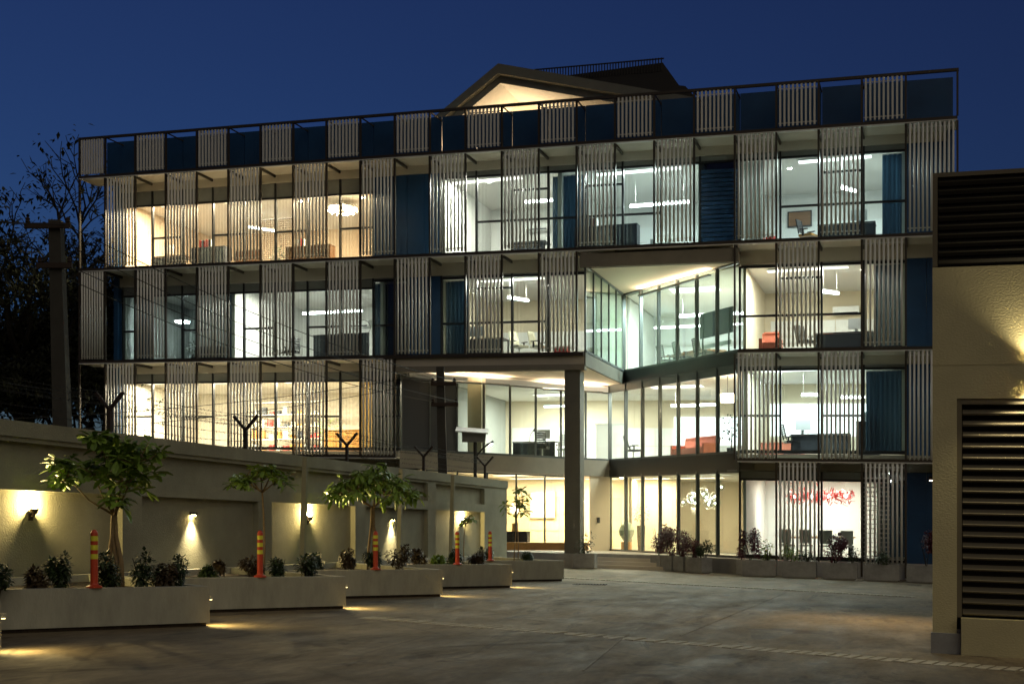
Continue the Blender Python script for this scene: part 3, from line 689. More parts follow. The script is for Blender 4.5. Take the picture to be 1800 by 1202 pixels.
# second floor
curtain('dark curtain at the corner of the grey second floor room', -16.5, -15.75, 1.6, 7.55, 10.3, CURT)
curtain('blue curtain folded in the grey second floor room', -12.6, -12.1, 2.3, 7.55, 10.3, CURT)
cabinet('low cabinet in the grey second floor room', -13.4, 2.2, 7.49, 1.1, .7, CHARC, doors=2)
pot_plant('leafy plant with pale flowers in the grey second floor room', -13.9, 1.9, 7.49, .95)
office_chair('high backed dark office chair near the second floor glass', -9.75, 2.2, 7.49, R(10))
cabinet('wide grey partition screen on the second floor', -7.5, 1.9, 7.49, 2.3, 1.05, CHARC, .12, 3, 'partition', 'partition_screen')
t = thing('wall_ring', 'thin round hoop above the grey partition screen', 'decoration', -6.9, 2.6, 8.9)
MB().tube([(.30 * math.cos(a * .2618), 0, .30 * math.sin(a * .2618)) for a in range(25)], .012, 6).build('hoop', BLACK, t); MB().tube([(0, 0, -.3), (0, 0, -1.38)], .012, 6).build('stand', BLACK, t)
curtain('blue curtain past the grey partition screen', -6.0, -4.65, 1.5, 7.55, 10.35, CURT)
curtain('blue curtain at the edge of the room with two mesh chairs', U(10) + .05, U(10) + .95, 1.5, 7.55, 10.35, CURT)
desk('dark desk on white trestles in the room with two mesh chairs', -1.7, 1.95, 7.49, 1.7, CHARC, CHARC)
office_chair('cream mesh chair closer to the dark desk', -0.35, 1.95, 7.49, R(60), PALEM)
office_chair('cream mesh chair farther from the dark desk', 0.35, 2.1, 7.49, R(75), PALEM)
t = thing('storage_box', 'small red storage box on the second floor behind louvre slats', 'box', 1.2, 2.2, 7.49)
MB().box(-.25, .25, -.2, .2, 0, .42).build('box_body', RED, t); MB().box(-.26, .26, -.21, .21, .421, .46).build('lid', RED, t)
t = thing('meeting_table', 'long dark meeting table in the corner meeting room', 'table', 5.3, 6.6, 7.49, R(-45))
MB().box(-1.3, 1.3, -.55, .55, .72, .76).build('table_top', WOOD, t)
for x in (-1.0, 1.0): MB().box(x - .06, x + .06, -.3, .3, 0, .719).build('leg', BLACK, t)
for i, (x, y) in enumerate(((4.2, 6.6), (5.0, 5.7), (5.9, 4.9))):
    office_chair(('mesh chair at the meeting table nearest the glass corner', 'mesh chair at the middle of the meeting table', 'mesh chair at the meeting table beside the slanted grey screen')[i], x, y, 7.49, R(-45 + 180), BLACK)
t = thing('display_screen', 'large slanted grey screen behind the corner meeting room glass', 'screen', 6.75, 2.75, 7.49, R(-46))
MB().box(-1.0, 1.0, -.02, .02, .85, 1.75).build('panel', CHARC, t); MB().box(-.9, .9, -.02, .02, .45, .60).build('shelf', SCREEN, t)
for x in (-.8, .8): MB().box(x - .03, x + .03, -.05, -.021, 0, 1.7).build('leg', BLACK, t)
armchair('coral armchair by the second floor glass', 8.75, 2.0, 7.49, CORAL, .75)
desk('dark desk with steel legs in the room with the coral armchair', 11.2, 2.2, 7.49, 2.0, BLACK, CHARC)
armchair('red brown chair behind the dark desk of the coral armchair room', 10.5, 2.9, 7.49, CORAL, .65)
office_chair('black mesh chair beside the dark desk of the coral armchair room', 9.95, 2.0, 7.49, R(50))
curtain('blue curtain in the room with the coral armchair', U(21) + .35, 13.2, 1.5, 7.55, 10.4, CURT)
# first floor
t = thing('display_shelf', 'open shelving unit full of goods in the bright first floor room', 'shelf', -11.0, 4.2, 4.07)
MB().box(-1.6, -1.56, -.2, .2, 0, 2.2).box(1.56, 1.6, -.2, .2, 0, 2.2).build('side_panel', CANVAS, t)
for i in range(5): MB().box(-1.56, 1.56, -.2, .2, .1 + .5 * i, .13 + .5 * i).build('shelf_board', CANVAS, t)
rr = random.Random(5)
for i in range(4):
    for j in range(9):
        hh = rr.uniform(.1, .34); x = -1.4 + .34 * j + rr.uniform(-.05, .05)
        g_ = thing('storage_tin', 'small tin or carton standing on the open shelving unit', 'container', -11.0 + x, 4.15, 4.07 + .131 + .5 * i + .0, 0, 'goods on the open shelving')
        MB().box(-.1, .1, -.09, .09, 0, hh).build('tin_body', (RED, OWOOD, CHARC, CANVAS, SHEER)[rr.randrange(5)], g_)
cabinet('honey coloured wooden counter in the bright first floor room', -7.7, 2.6, 4.07, 1.5, .85, OWOOD, doors=3, cat='counter', name='counter')
curtain('ochre curtain at the end of the bright first floor room', -6.6, -5.98, 1.7, 4.15, 6.7, YCURT)
pot_plant('tall green plant on the first floor by the honey counter', -8.6, 3.0, 4.07, 1.5, LEAF, CANVAS)
desk('dark desk behind the slim column on the first floor', -1.3, 7.2, 4.07, 1.8, BLACK, CHARC)
office_chair('office chair with grey back beside the dark desk by the slim column', -0.2, 7.4, 4.07, R(200), SHEER)
office_chair('black chair in front of the dark desk by the slim column', -0.8, 6.4, 4.07, R(180), BLACK)
t = thing('desk_lamp', 'thin desk lamp on the dark desk by the slim column', 'lamp', -1.6, 7.2, 4.825)
MB().tube([(0, 0, 0), (.05, 0, .3), (.2, 0, .5)], .012, 6).build('arm', BLACK, t); MB().lathe([(.08, 0), (.02, .1)], 10, (.22, 0, .43)).build('lamp_shade', BLACK, t); MB().lathe([(.09, 0), (.09, .02)], 12).build('foot', BLACK, t)
cabinet('white storage cabinet beside the deep corner of the first floor glass', 1.4, 9.0, 4.07, 1.2, 1.6, PANELW, doors=2)
office_chair('black chair near the deep corner of the first floor glass', 2.6, 7.8, 4.07, R(120), BLACK)
armchair('long coral sofa behind the folded first floor glass', 5.5, 5.4, 4.07, CORAL, 2.2, R(-45), 'sofa', 'sofa')
pot_plant('tall bushy potted plant beside the amber drum pendant', 7.3, 2.6, 4.07, 1.5)
desk('black computer desk with dark front panel on the first floor', 10.4, 2.5, 4.07, 2.0, BLACK, CHARC)
monitor('silver computer monitor seen from behind on the black desk', 9.8, 2.45, 4.825, R(20))
office_chair('black ribbed office chair at the computer desk', 9.45, 2.2, 4.07, R(110))
cabinet('coral low cabinet behind the louvre slats of the computer office', 8.8, 5.0, 4.07, 1.6, .6, CORAL, doors=3)
cabinet('dark tall cabinet beside the blue curtain of the computer office', 12.0, 2.2, 4.07, .8, 1.15, CHARC, doors=1)
curtain('blue curtain of the first floor computer office', U(21) + .05, 13.2, 1.75, 4.15, 6.9, CURT)
t = thing('ring_lamp', 'thin round ring lamp above the dark tall cabinet', 'lamp', 12.1, 2.2, 5.26)
MB().tube([(.19 * math.cos(a * .2618), 0, .25 + .22 * math.sin(a * .2618)) for a in range(25)], .012, 6).build('ring', CHROME, t); MB().box(-.08, .08, -.06, .06, 0, .03).build('foot', CHROME, t)
# ground floor
t = thing('painting', 'pale framed painting on the lobby wall', 'painting', -1.95, 10.3, 1.75)
MB().box(-.58, .58, -.03, .03, -.02, 1.15).build('frame', CHROME, t); MB().box(-.54, .54, -.045, -.031, .02, 1.11).build('canvas', CANVAS, t)
sk = MB()
for a, b in (((-.05, .3), (-.02, .9)), ((-.02, .9), (.12, .55)), ((.12, .55), (.1, .25)), ((-.15, .6), (.2, .65)), ((.03, .2), (.03, .6))): sk.bar((a[0], -.047, a[1]), (b[0], -.047, b[1]), .012, .003)
sk.build('sketch_line', SHEER, t)
t = thing('lobby_bench', 'long black console bench behind the lobby glass', 'bench', -1.5, 3.9, .53)
MB().box(-1.5, .9, -.2, .2, .12, .62).build('body', BLACK, t); MB().box(-1.52, .92, -.22, .22, .621, .65).build('top', BLACK, t); MB().box(-1.4, .8, -.15, .15, 0, .119).build('base', BLACK, t)
t = thing('low_wall', 'low ochre wooden plinth under the lobby glass', 'plinth', -1.0, 2.0, .5)
MB().box(-2.9, 3.2, -.12, .12, 0, .26).build('body', OWOOD, t); MB().box(-2.92, 3.22, -.14, .14, .261, .285).build('top', OWOOD, t)
t = thing('dandelion_lamp', 'dandelion shaped gold table lamp on the lobby bench', 'lamp', -1.15, 3.9, 1.18)
MB().lathe([(.12, 0), (.12, .32), (.10, .32)], 14).build('base', mat('brass', (.45, .28, .08), .3, .8), t); MB().tube([(0, 0, .32), (0, 0, .75)], .012, 6).build('stem', CHROME, t)
dd_ = MB(); rr = random.Random(9)
for i in range(60):
    q = Vector((rr.gauss(0, 1), rr.gauss(0, 1), rr.gauss(0, 1))).normalized() * .22; dd_.bar((0, 0, .88), (q.x, q.y, .88 + q.z), .008, .008)
dd_.build('filament', glow(WW, 3), t)
t = thing('pyramid_sculpture', 'open wooden pyramid ornament on the lobby bench', 'ornament', -2.2, 3.9, 1.18)
for a, b in (((-.3, -.1, 0), (0, 0, .42)), ((.3, -.1, 0), (0, 0, .42)), ((0, .15, 0), (0, 0, .42)), ((-.3, -.1, 0), (.3, -.1, 0))): MB().bar(a, b, .03, .03).build('rod', OWOOD, t)
t = thing('wire_vase', 'round wire vase with tall neck behind the folded entrance glass', 'vase', 2.5, 7.0, .53)
MB().lathe([(.1, .35), (.28, .6), (.32, .8), (.2, 1.05), (.06, 1.2), (.05, 1.75), (.06, 1.76)], 16).build('body', mat('green_glass', (.25, .33, .25), .25), t); MB().lathe([(.22, 0), (.22, .34)], 16).build('stand', OWOOD, t)
t = thing('dried_flowers', 'brown vase of dried flowers behind the folded entrance glass', 'vase', 3.2, 6.5, .53)
MB().lathe([(.12, 0), (.15, .5), (.17, 1.0), (.15, 1.0)], 14).build('body', WOOD, t); leaves(LEAFR, .32, .36, 90, (0, 0, 1.5), .10, 4).build('foliage', LEAFR, t)
for i in range(3): MB().tube([(0, 0, .9), (.1 * (i - 1), .05, 1.4)], .008, 5).build('stem', BARK, t)
t = thing('bubble_chandelier', 'hanging cluster of clear glass bubbles in the ground floor hall', 'chandelier', 6.0, 4.4, 3.41)
rr = random.Random(2); BUB = glass_mat('bubble_glass', (.93, .95, .95), 0.06)
for i in range(13):
    a = rr.uniform(0, 6.28); r = rr.uniform(.1, .75); z = -rr.uniform(.35, 1.25); q = (r * math.cos(a), r * math.sin(a) * .6, z); rad = rr.uniform(.13, .22)
    bb = MB().lathe([(rad * math.sin(k * math.pi / 10) + .001, -rad * math.cos(k * math.pi / 10)) for k in range(11)], 16, q).build('glass_bubble', BUB, t, smooth=True)
    MB().lathe([(.005, -.03), (.03, 0), (.005, .03)], 8, q).build('bulb', glow(NW, 25), bb)
    MB().tube([(q[0], q[1], q[2] + rad), (q[0], q[1], 0)], .004, 4).build('cord', CHROME, bb)
t = thing('red_chandelier', 'long red twig chandelier over the dining table', 'chandelier', 10.25, 3.9, 3.34)
rr = random.Random(11)
mm = MB()
for i in range(380):
    x = rr.uniform(-1.15, 1.15); y = rr.gauss(0, .14); z = -.62 + rr.gauss(0, .13); d = Vector((rr.gauss(0, 1), rr.gauss(0, 1), rr.gauss(0, .7))).normalized() * .09
    mm.bar((x - d.x, y - d.y, z - d.z), (x + d.x, y + d.y, z + d.z),   .034, .012)
mm.build('twig', mat('red_acrylic', (.75, .06, .06), .3), t, kind='stuff')
for x in (-.9, -.3, .3, .9):
    MB().lathe([(.01, -.05), (.05, 0), (.01, .05)], 8, (x, -.05, -.62)).build('bulb', glow(NW, 14), t)
    MB().tube([(x, 0, -.5), (x, 0, 0)], .006, 4).build('cord', CHROME, t)
t = thing('dining_table', 'honey wood dining table under the red chandelier', 'table', 10.2, 3.8, .53)
MB().box(-1.25, 1.25, -.5, .5, .71, .76).build('table_top', OWOOD, t)
for x in (-1.1, 1.1):
    for y in (-.4, .4): MB().box(x - .04, x + .04, y - .04, y + .04, 0, .709).build('leg', BLACK, t)
for i in range(4):
    x = 9.15 + .7 * i
    c_ = thing('dining_chair', ('pale dining chair on the drive side of the table beside the purple bush', 'second pale dining chair along the drive side of the table', 'third pale dining chair along the drive side of the table', 'pale dining chair on the drive side of the table nearest the lattice')[i], 'chair', x, 3.0, .53, R(180), 'dining chairs')
    MB().obox((0, 0, .45), (.22, .22, .03)).build('seat', SHEER, c_); MB().obox((0, .22, .76), (.21, .018, .24), rx=R(-7)).build('backrest', SHEER, c_)
    for a in (-.19, .19):
        for b in (-.19, .19): MB().box(a - .014, a + .014, b - .014, b + .014, 0, .419).build('leg', CHROME, c_)

def binder_row(label, u, v, z, n, seed):
    rnd = random.Random(seed); t = thing('file_binder_row', label, 'binders', u, v, z); x = 0
    for i in range(n):
        w = rnd.uniform(.04, .075); MB().obox((x + w / 2, 0, rnd.uniform(.14, .165)), (w / 2 - .002, .12, .14 + rnd.uniform(0, .02)), ry=rnd.uniform(-.05, .05)).build('binder', (CHARC, CANVAS, SHEER, RED, SCREEN)[rnd.randrange(5)], t); x += w
binder_row('row of files on the low charcoal cabinet of the amber room', -13.7, 2.0, 12.11, 9, 1)
binder_row('row of files on the wide black top floor cabinet', 2.2, 1.8, 12.17, 7, 2)
binder_row('row of files on the brown credenza of the amber room', -9.6, 2.15, 12.01, 8, 3)
binder_row('row of files on the dark tall cabinet of the computer office', 11.75, 2.2, 5.255, 5, 4)
monitor('monitor on the dark desk with white trestles', -2.0, 1.95, 8.245); monitor('monitor on the black top floor desk', 11.7, 2.0, 11.885); monitor('monitor on the dark desk of the coral armchair room', 11.6, 2.2, 8.245); monitor('monitor on the desk behind the slim column', -1.0, 7.25, 4.825)
for u, v, z, w, lab in ((11.0, 6.3, 9.55, .95, 'white air conditioner on the back wall of the coral armchair room'), (-1.0, 6.3, 13.2, .95, 'white air conditioner on the back wall of the bare white top floor room'), (-9.0, 6.8, 9.6, .95, 'white air conditioner behind the grey partition screen')):
    t = thing('air_conditioner', lab, 'air conditioner', u, v, z); MB().box(-w/2, w/2, -.11, .11, 0, .29).build('case', PANELW, t); MB().box(-w/2 + .05, w/2 - .05, -.125, -.111, .02, .07).build('outlet', CHARC, t)
for u, v, z, w, h, lab in ((-14.6, 7.42, 12.3, 1.3, .9, 'framed brown picture on the back wall of the amber room'), (9.3, 6.40, 12.9, .9, .6, 'small framed picture on the top floor wall above the red bins'), (-13.0, 5.92, 8.9, 1.0, .8, 'framed picture on the wall of the grey second floor room')):
    t = thing('framed_picture', lab, 'picture', u, v, z); MB().box(-w/2, w/2, -.02, .02, 0, h).build('frame', BLACK, t); MB().box(-w/2 + .05, w/2 - .05, -.03, -.021, .05, h - .05).build('canvas', WOOD, t)

# ------------------------------------------------------------------ boundary wall beside the drive
WU = 1.5
Wl = thing('boundary_wall', 'long olive stucco boundary wall with recessed panels beside the drive', 'wall', WU, -20, 0)
def wp(name, u0, u1, v0, v1, z0, z1, m=WALLP):
    return MB().box(u0 - WU, u1 - WU, v0 + 20, v1 + 20, z0, z1).build(name, m, Wl, shear=True)
VS, VE = -47.2, -5.14
wp('core', 1.22, 1.38, VS, VE, -.2, 2.55)
wp('coping', 1.18, 1.53, VS, VE + .03, 2.57, 2.80)
wp('middle_beam', 1.381, 1.5, VS, VE - .002, 1.80, 2.03)
wp('upper_beam', 1.381, 1.497, VS, VE - .004, 2.50, 2.569)
starts = [-29.2 + 4.5 * i for i in range(-4, 5)]
for s_ in starts:
    wp('pilaster', 1.381, 1.503, s_ - .55, s_, -.2, 1.799); wp('pilaster', 1.381, 1.503, s_ - .55, s_, 2.031, 2.499)
wp('pilaster', 1.381, 1.503, -7.25, VE - .006, -.2, 1.799); wp('pilaster', 1.381, 1.503, -7.25, VE - .006, 2.031, 2.499)
# slim leaning posts in front of the wall
for i, (v, lab) in enumerate(((-19.2, 'slim leaning concrete post by the middle wall lamp'), (-14.1, 'slim leaning concrete post beside the far wall downlight'), (-10.5, 'slim leaning concrete post by the far wall lamp'))):
    t = thing('concrete_post', lab, 'post', 1.66, v, .3)
    MB().add([(-.05, -.05, 0), (.05, -.05, 0), (.05, .05, 0), (-.05, .05, 0), (.03, -.05, 2.45), (.13, -.05, 2.45), (.13, .05, 2.45), (.03, .05, 2.45)], [(0,3,2,1),(4,5,6,7),(0,1,5,4),(1,2,6,5),(2,3,7,6),(3,0,4,7)]).build('shaft', WALLP, t)
    MB().box(-.09, .09, -.09, .09, -.1, .02).build('foot', WALLP, t)
# wall lamps that shine up
def spot(name, parent, loc, target, energy, size, c, blend=.6, r=.02):
    d = bpy.data.lights.new(name, 'SPOT'); d.energy = energy; d.spot_size = R(size); d.spot_blend = blend; d.color = c; d.shadow_soft_size = r
    o = bpy.data.objects.new(name, d); col.objects.link(o); o.parent = parent; o.location = loc
    o.rotation_euler = (Vector(target) - Vector(loc)).to_track_quat('-Z', 'Y').to_euler(); return o
LAMPC = (1.0, 0.74, 0.30)
for v, lab in ((-27.39, 'bowl wall lamp shining up beside the nearest frangipani tree'), (-18.44, 'bowl wall lamp shining up between the second and third frangipani trees'), (-8.9, 'bowl wall lamp shining up at the far end of the wall')):
    t = thing('wall_lamp', lab, 'lamp', 1.385, v, 1.46)
    MB().box(0, .02, -.04, .04, -.10, .0).bar((.015, 0, -.05), (.075, 0, -.01), .03, .03).build('bracket', RUST, t)
    MB().lathe([(.02, 0), (.045, .02), (.068, .085), (.060, .085), (.035, .03)], 16, (.075, 0, -.01)).build('bowl', RUST, t)
    MB().lathe([(.005, -.035), (.032, 0), (.005, .035)], 10, (.075, 0, .075)).build('bulb', glow(LAMPC, 60), t)
    pd = bpy.data.lights.new('lamp_light', 'POINT'); pd.energy = 30; pd.color = LAMPC; pd.shadow_soft_size = .03
    po = bpy.data.objects.new('lamp_light', pd); col.objects.link(po); po.parent = t; po.location = (.075, 0, .14)
for v, lab in ((-22.99, 'small hooded downlight washing the wall between the first and second frangipani trees'), (-13.9, 'small hooded downlight washing the wall beside the leaning post')):
    t = thing('wall_downlight', lab, 'lamp', 1.385, v, 1.50)
    MB().box(0, .09, -.06, .06, 0, .05).build('hood', RUST, t); MB().box(.02, .07, -.035, .035, -.012, -.001).build('lens', glow(LAMPC, 40), t)
    spot('lamp_light', t, (.085, 0, -.02), (.03, 0, -1.0), 55, 84, (1, .80, .46), 1.0, .035)

# Y brackets with barbed wire on the wall top
for v, lab in ((-34.6, 'rusty Y bracket on the wall top outside the frame'), (-30.0, 'rusty Y bracket on the wall top near the frame edge'), (-25.4, 'rusty Y bracket on the wall top above the nearest frangipani'), (-21.0, 'rusty Y bracket on the wall top above the second frangipani'), (-16.4, 'rusty Y bracket on the wall top behind the third frangipani'), (-11.7, 'rusty Y bracket on the wall top beside the leaning utility pole'), (-6.8, 'rusty Y bracket on the wall top below the solar street lamp')):
    if v < -28.5: continue
    t = thing('wire_bracket', lab, 'bracket', 1.36, v, 2.80, 0, 'Y brackets along the wall')
    MB().box(-.03, .03, -.03, .03, 0, .41).build('stem', RUST, t)
    for s in (-1, 1): MB().bar((0, 0, .38), (s * .26, 0, .66), .05, .05).build('arm', RUST, t)
rr = random.Random(4)
for i, (du, dz) in enumerate(((-.24, .64), (-.16, .55), (-.08, .46), (.24, .64), (.16, .55), (.08, .46), (0, .30), (0, .16))):
    vs_ = [-39.2, -34.6, -30.0, -25.4, -21.0, -16.4, -11.7, -6.8]; pts = []
    for a, b in zip(vs_, vs_[1:]):
        for k in range(8):
            q = k / 8; pts.append(P(1.36 + du, a + (b - a) * q, 2.80 + dz - .16 * q * (1 - q) * (1 + .5 * math.sin(i * 2.1 + a))))
    pts.append(P(1.36 + du, vs_[-1], 2.80 + dz))
    w = MB().tube(pts, .0045, 4)
    for a, b in zip(pts, pts[1:]):
        for k in range(4):
            q = a.lerp(b, (k + rr.random() * .4) / 4); r1 = Vector((rr.uniform(-1, 1), rr.uniform(-1, 1), rr.uniform(-1, 1))).normalized() * .028
            w.bar(q - r1, q + r1, .006, .006)
    tag(w.build('barbed_wire', WIRE), 'strand of barbed wire strung between the Y brackets', 'wire', 'barbed wire strands')

# ------------------------------------------------------------------ saw-tooth planters with kerb lights
FD = Vector((.5, .866)); ED = Vector((-.866, .5))
def inset(poly, d):
    n = len(poly); out = []
    for i in range(n):
        a, b, c = Vector(poly[i - 1]), Vector(poly[i]), Vector(poly[(i + 1) % n])
        e1 = (b - a).normalized(); e2 = (c - b).normalized(); n1 = Vector((-e1.y, e1.x)); n2 = Vector((-e2.y, e2.x))
        k = d / (1 + n1.dot(n2)); out.append(tuple(b + (n1 + n2) * k))
    return out
plab = ('low planter at the very edge of the drive with a glowing kerb light', 'nearest full long low planter holding the biggest frangipani', 'second low planter with the slender frangipani', 'third low planter with the umbrella shaped frangipani', 'fourth low planter with red leaved bushes', 'farthest short low planter by the wall end')
corners = [-32.15, -28.0, -23.7, -19.2, -14.7, -10.25]
for i, vc in enumerate(corners):
    t = thing('wall_planter', plab[i], 'planter', 4.78, vc, 0, 0, 'planters along the boundary wall')
    prev = (corners[i - 1] if i else vc - 4.3) - vc
    tt = -prev / 2.0; s_ = 1.732 * tt
    M_ = (-.5 * s_ + .012, -.866 * s_ + .02); wn_ = (1.51 - 4.78, prev + 1.905); wf = (1.51 - 4.78, 1.88)
    poly = [(0, 0), wf, wn_, M_]
    inner = inset(poly, .13); n = 4
    vs = [(x, y, .05) for x, y in poly] + [(x, y, .54) for x, y in poly] + [(x, y, .54) for x, y in inner] + [(x, y, .36) for x, y in inner]
    fs = [tuple(range(n))[::-1]]
    for k in range(n):
        j = (k + 1) % n; fs += [(k, j, n + j, n + k), (n + k, n + j, 2*n + j, 2*n + k), (2*n + k, 2*n + j, 3*n + j, 3*n + k)]
    MB().add(vs, fs).build('planter_wall', PLANTP, t, shear=True); MB().prism(inset(poly, .035), -.12, .049).build('plinth', SOIL, t, shear=True)  # recessed plinth, coloured dark to paint the shadow line under the planter
    so = inset(poly, .128); MB().prism(so, .2, .43).build('soil', SOIL, t, shear=True)
    if i < 5:
        k_ = thing('kerb_light', ('kerb light at the corner of the planter cut by the frame edge', 'kerb light at the corner of the nearest full planter', 'kerb light at the corner of the second planter', 'kerb light at the corner of the third planter', 'kerb light at the corner of the fourth planter')[i], 'light', 4.78 - .06, vc + .04, .36, R(60) , 'kerb lights on planter corners')
        k_.location = P(4.78 + FD.x * .012 + ED.x * .07, vc + FD.y * .012 + ED.y * .07, .36)
        MB().box(-.01, .05, -.05, .05, 0, .05).build('hood', PLANTP, k_); MB().box(0, .042, -.04, .04, -.01, -.001).build('lens', glow(LAMPC, 1), k_)
        spot('kerb_beam', k_, (.035, -.01, -.015), (.30, -.12, -.36), 13, 135, LAMPC, 1.0, .02)

# bollards on the planter kerbs
blab = ('nearest orange bollard with yellow bands on the first long planter', 'second orange bollard with yellow bands by the slender frangipani', 'third orange bollard with yellow bands by the umbrella frangipani', 'fourth orange bollard with yellow bands before the far wall lamp', 'farthest orange bollard with yellow bands at the wall end')
b0 = None
for i, vc in enumerate(corners[1:]):
    s_ = 1.62
    u, v = 4.78 - .5 * s_ - .04, vc - .866 * s_ + .03
    if i == 4: u, v = 4.78 - .5 * 2.6, vc - .866 * 2.6
    if b0 is None:
        b0 = thing('bollard', blab[0], 'bollard', u, v, .54, 0, 'orange bollards')
        MB().lathe([(.10, 0), (.10, .02), (.055, .04), (.048, .06), (.046, .70), (.03, .735), (.01, .745)], 18).build('tube', ORANGE, b0, smooth=False)
        for z in (.40, .515, .63): MB().lathe([(.0475, z - .032), (.0475, z + .032)], 18).build('reflective_band', YELLOW, b0)
    else:
        c_ = copy_tree(b0); c_.location = P(u, v, .54); c_['label'] = blab[i]

# ------------------------------------------------------------------ frangipani trees in the planters
def broad_leaf(mb, p, d, length, ratio, droop):
    d = d.normalized(); s = d.cross(Vector((0, 0, 1)))
    if s.length < 1e-3: s = Vector((1, 0, 0))
    s.normalize(); n = s.cross(d); w = length * ratio / 2; D_ = Vector((0, 0, -1)) * length * droop
    def c(t, k): return p + d * length * t + D_ * t * t
    a, b, e = c(.38, 0), c(.72, 0), c(1, 0)
    mb.add([p, a - s * w * .6 + n * w * .25, a, a + s * w * .6 + n * w * .25, b - s * w + n * w * .3, b, b + s * w + n * w * .3, c(.93, 0) - s * w * .55, e, c(.93, 0) + s * w * .55],
           [(0, 1, 2), (0, 2, 3), (1, 4, 5, 2), (2, 5, 6, 3), (4, 7, 8, 5), (5, 8, 9, 6)])
def rosette(seed, n=10, length=.24, droop=.35):
    rnd = random.Random(seed); mb = MB()
    for i in range(n):
        a = 2 * math.pi * i / n + rnd.uniform(-.25, .25); el = rnd.uniform(-.5, .55)
        broad_leaf(mb, Vector((0, 0, rnd.uniform(-.04, .03))), Vector((math.cos(a), math.sin(a), el)), length * rnd.uniform(.6, 1.2), .36, droop * rnd.uniform(.5, 1.5))
    return mb.mesh('leaf_cluster', LEAF)
ROS = [rosette(20 + i, 10, .22, .22) for i in range(5)]; ROSD = [rosette(40 + i, 10, .23, .6) for i in range(4)]
def frangipani(label, u, v, z0, zb, zt, width, n, off=(0, 0), tr=.035, trunks=2, shape='mop', ros=ROS, seed=1, sc_=1.0, lobes=None):
    rnd = random.Random(seed)
    t = thing('frangipani_tree', label, 'tree', u, v, z0, 0, 'frangipani trees in the planters')
    fork = (off[0] * .35, off[1] * .3, zb - z0 - .05)
    for k in range(trunks):
        dx = (k - (trunks - 1) / 2) * .12
        MB().tube([(dx, 0, -.05), (dx * .8 + rnd.uniform(-.03, .03), .02, fork[2] * .35), (dx * .4 + fork[0] * .6 + rnd.uniform(-.03, .03), 0, fork[2] * .7), (fork[0] + dx * .2, fork[1], fork[2])], [tr, tr * .85, tr * .75, tr * .6], 7).build('trunk', BARK, t, smooth=True)
    tips = []
    for i in range(n):
        a = rnd.uniform(0, 6.28); r = math.sqrt(rnd.random()); hgt = (1 - r * r * .75) if shape == 'umbrella' else rnd.uniform(.05, 1) * (1 - .45 * r * r)
        if shape == 'umbrella': hgt *= rnd.uniform(.55, 1)
        tips.append((off[0] + width / 2 * r * math.cos(a), off[1] + width / 2 * r * math.sin(a) * .8, (zb - z0) + (zt - zb - .1) * hgt))
    if lobes:
        tips = []
        for lx, ly, lz, lr, ln in lobes:
            for i in range(ln):
                d = Vector((rnd.gauss(0, 1), rnd.gauss(0, 1), rnd.gauss(0, 1))).normalized() * lr * rnd.uniform(.35, 1)
                tips.append((lx + d.x, ly + d.y, lz - z0 + d.z * .75))
    br = MB()
    if lobes: hubs = [Vector((a, b, c - z0 - .10)) for a, b, c, d, e in lobes]
    else: hubs = [Vector((off[0] + width * .22 * math.cos(k * 1.26 + seed), off[1] + width * .18 * math.sin(k * 1.26 + seed), (zb - z0) + (zt - zb) * rnd.uniform(.25, .5))) for k in range(5 if n > 20 else 2)]
    for h_ in hubs: br.tube([Vector(fork), Vector(fork).lerp(h_, .5) + Vector((rnd.uniform(-.05, .05), rnd.uniform(-.05, .05), -.05)), h_], [.020, .015, .010], 5)
    for i, q in enumerate(tips):
        e = Vector(q); h_ = min(hubs, key=lambda x: (x - e).length)
        br.tube([h_, h_.lerp(e, .5) + Vector((rnd.uniform(-.04, .04), rnd.uniform(-.04, .04), -.02)), e], [.009, .007, .005], 4)
        o = link('leaf_cluster', ros[i % len(ros)], t, q, rz=rnd.uniform(0, 6.28)); o.rotation_euler[0] = rnd.uniform(-.5, .5); o.rotation_euler[1] = rnd.uniform(-.5, .5)
        k = rnd.uniform(.75, 1.15) * sc_; o.scale = (k, k, k)
    br.build('branch', BARK, t, smooth=True)
frangipani('nearest and biggest frangipani tree with forked pale trunks and spreading crown', 3.0, -27.6, .43, 1.52, 2.72, 1.8, 88, (-.1, .1), .04, 3, 'mop', ROS, 1, 1.0, ((.12, 0, 2.05, .42, 22), (.32, .1, 2.32, .38, 18), (-.25, .1, 2.50, .38, 18), (-.78, 0, 2.10, .30, 16), (-.36, 0, 2.16, .30, 12), (.05, 0, 1.68, .20, 7)))
frangipani('slender frangipani with one curved trunk and small flat crown', 3.0, -23.3, .43, 1.98, 2.52, 1.2, 34, (-.02, 0), .024, 1, 'umbrella', ROS, 2, .9)
frangipani('frangipani with umbrella shaped crown of drooping leaves', 3.0, -18.6, .43, 1.80, 2.75, 2.0, 84, (-.02, 0), .035, 3, 'umbrella', ROSD, 3, 1.05)
frangipani('thin young frangipani leaning in front of the far wall lamp', 3.0, -13.1, .43, 1.5, 1.75, .45, 5, (.12, 0), .014, 1, 'umbrella', ROS, 4, .85)
frangipani('sparse tall young frangipani at the wall end before the lit lobby', 3.2, -9.5, .43, 1.7, 2.62, .75, 14, (.03, 0), .016, 2, 'mop', ROS, 5, .9)

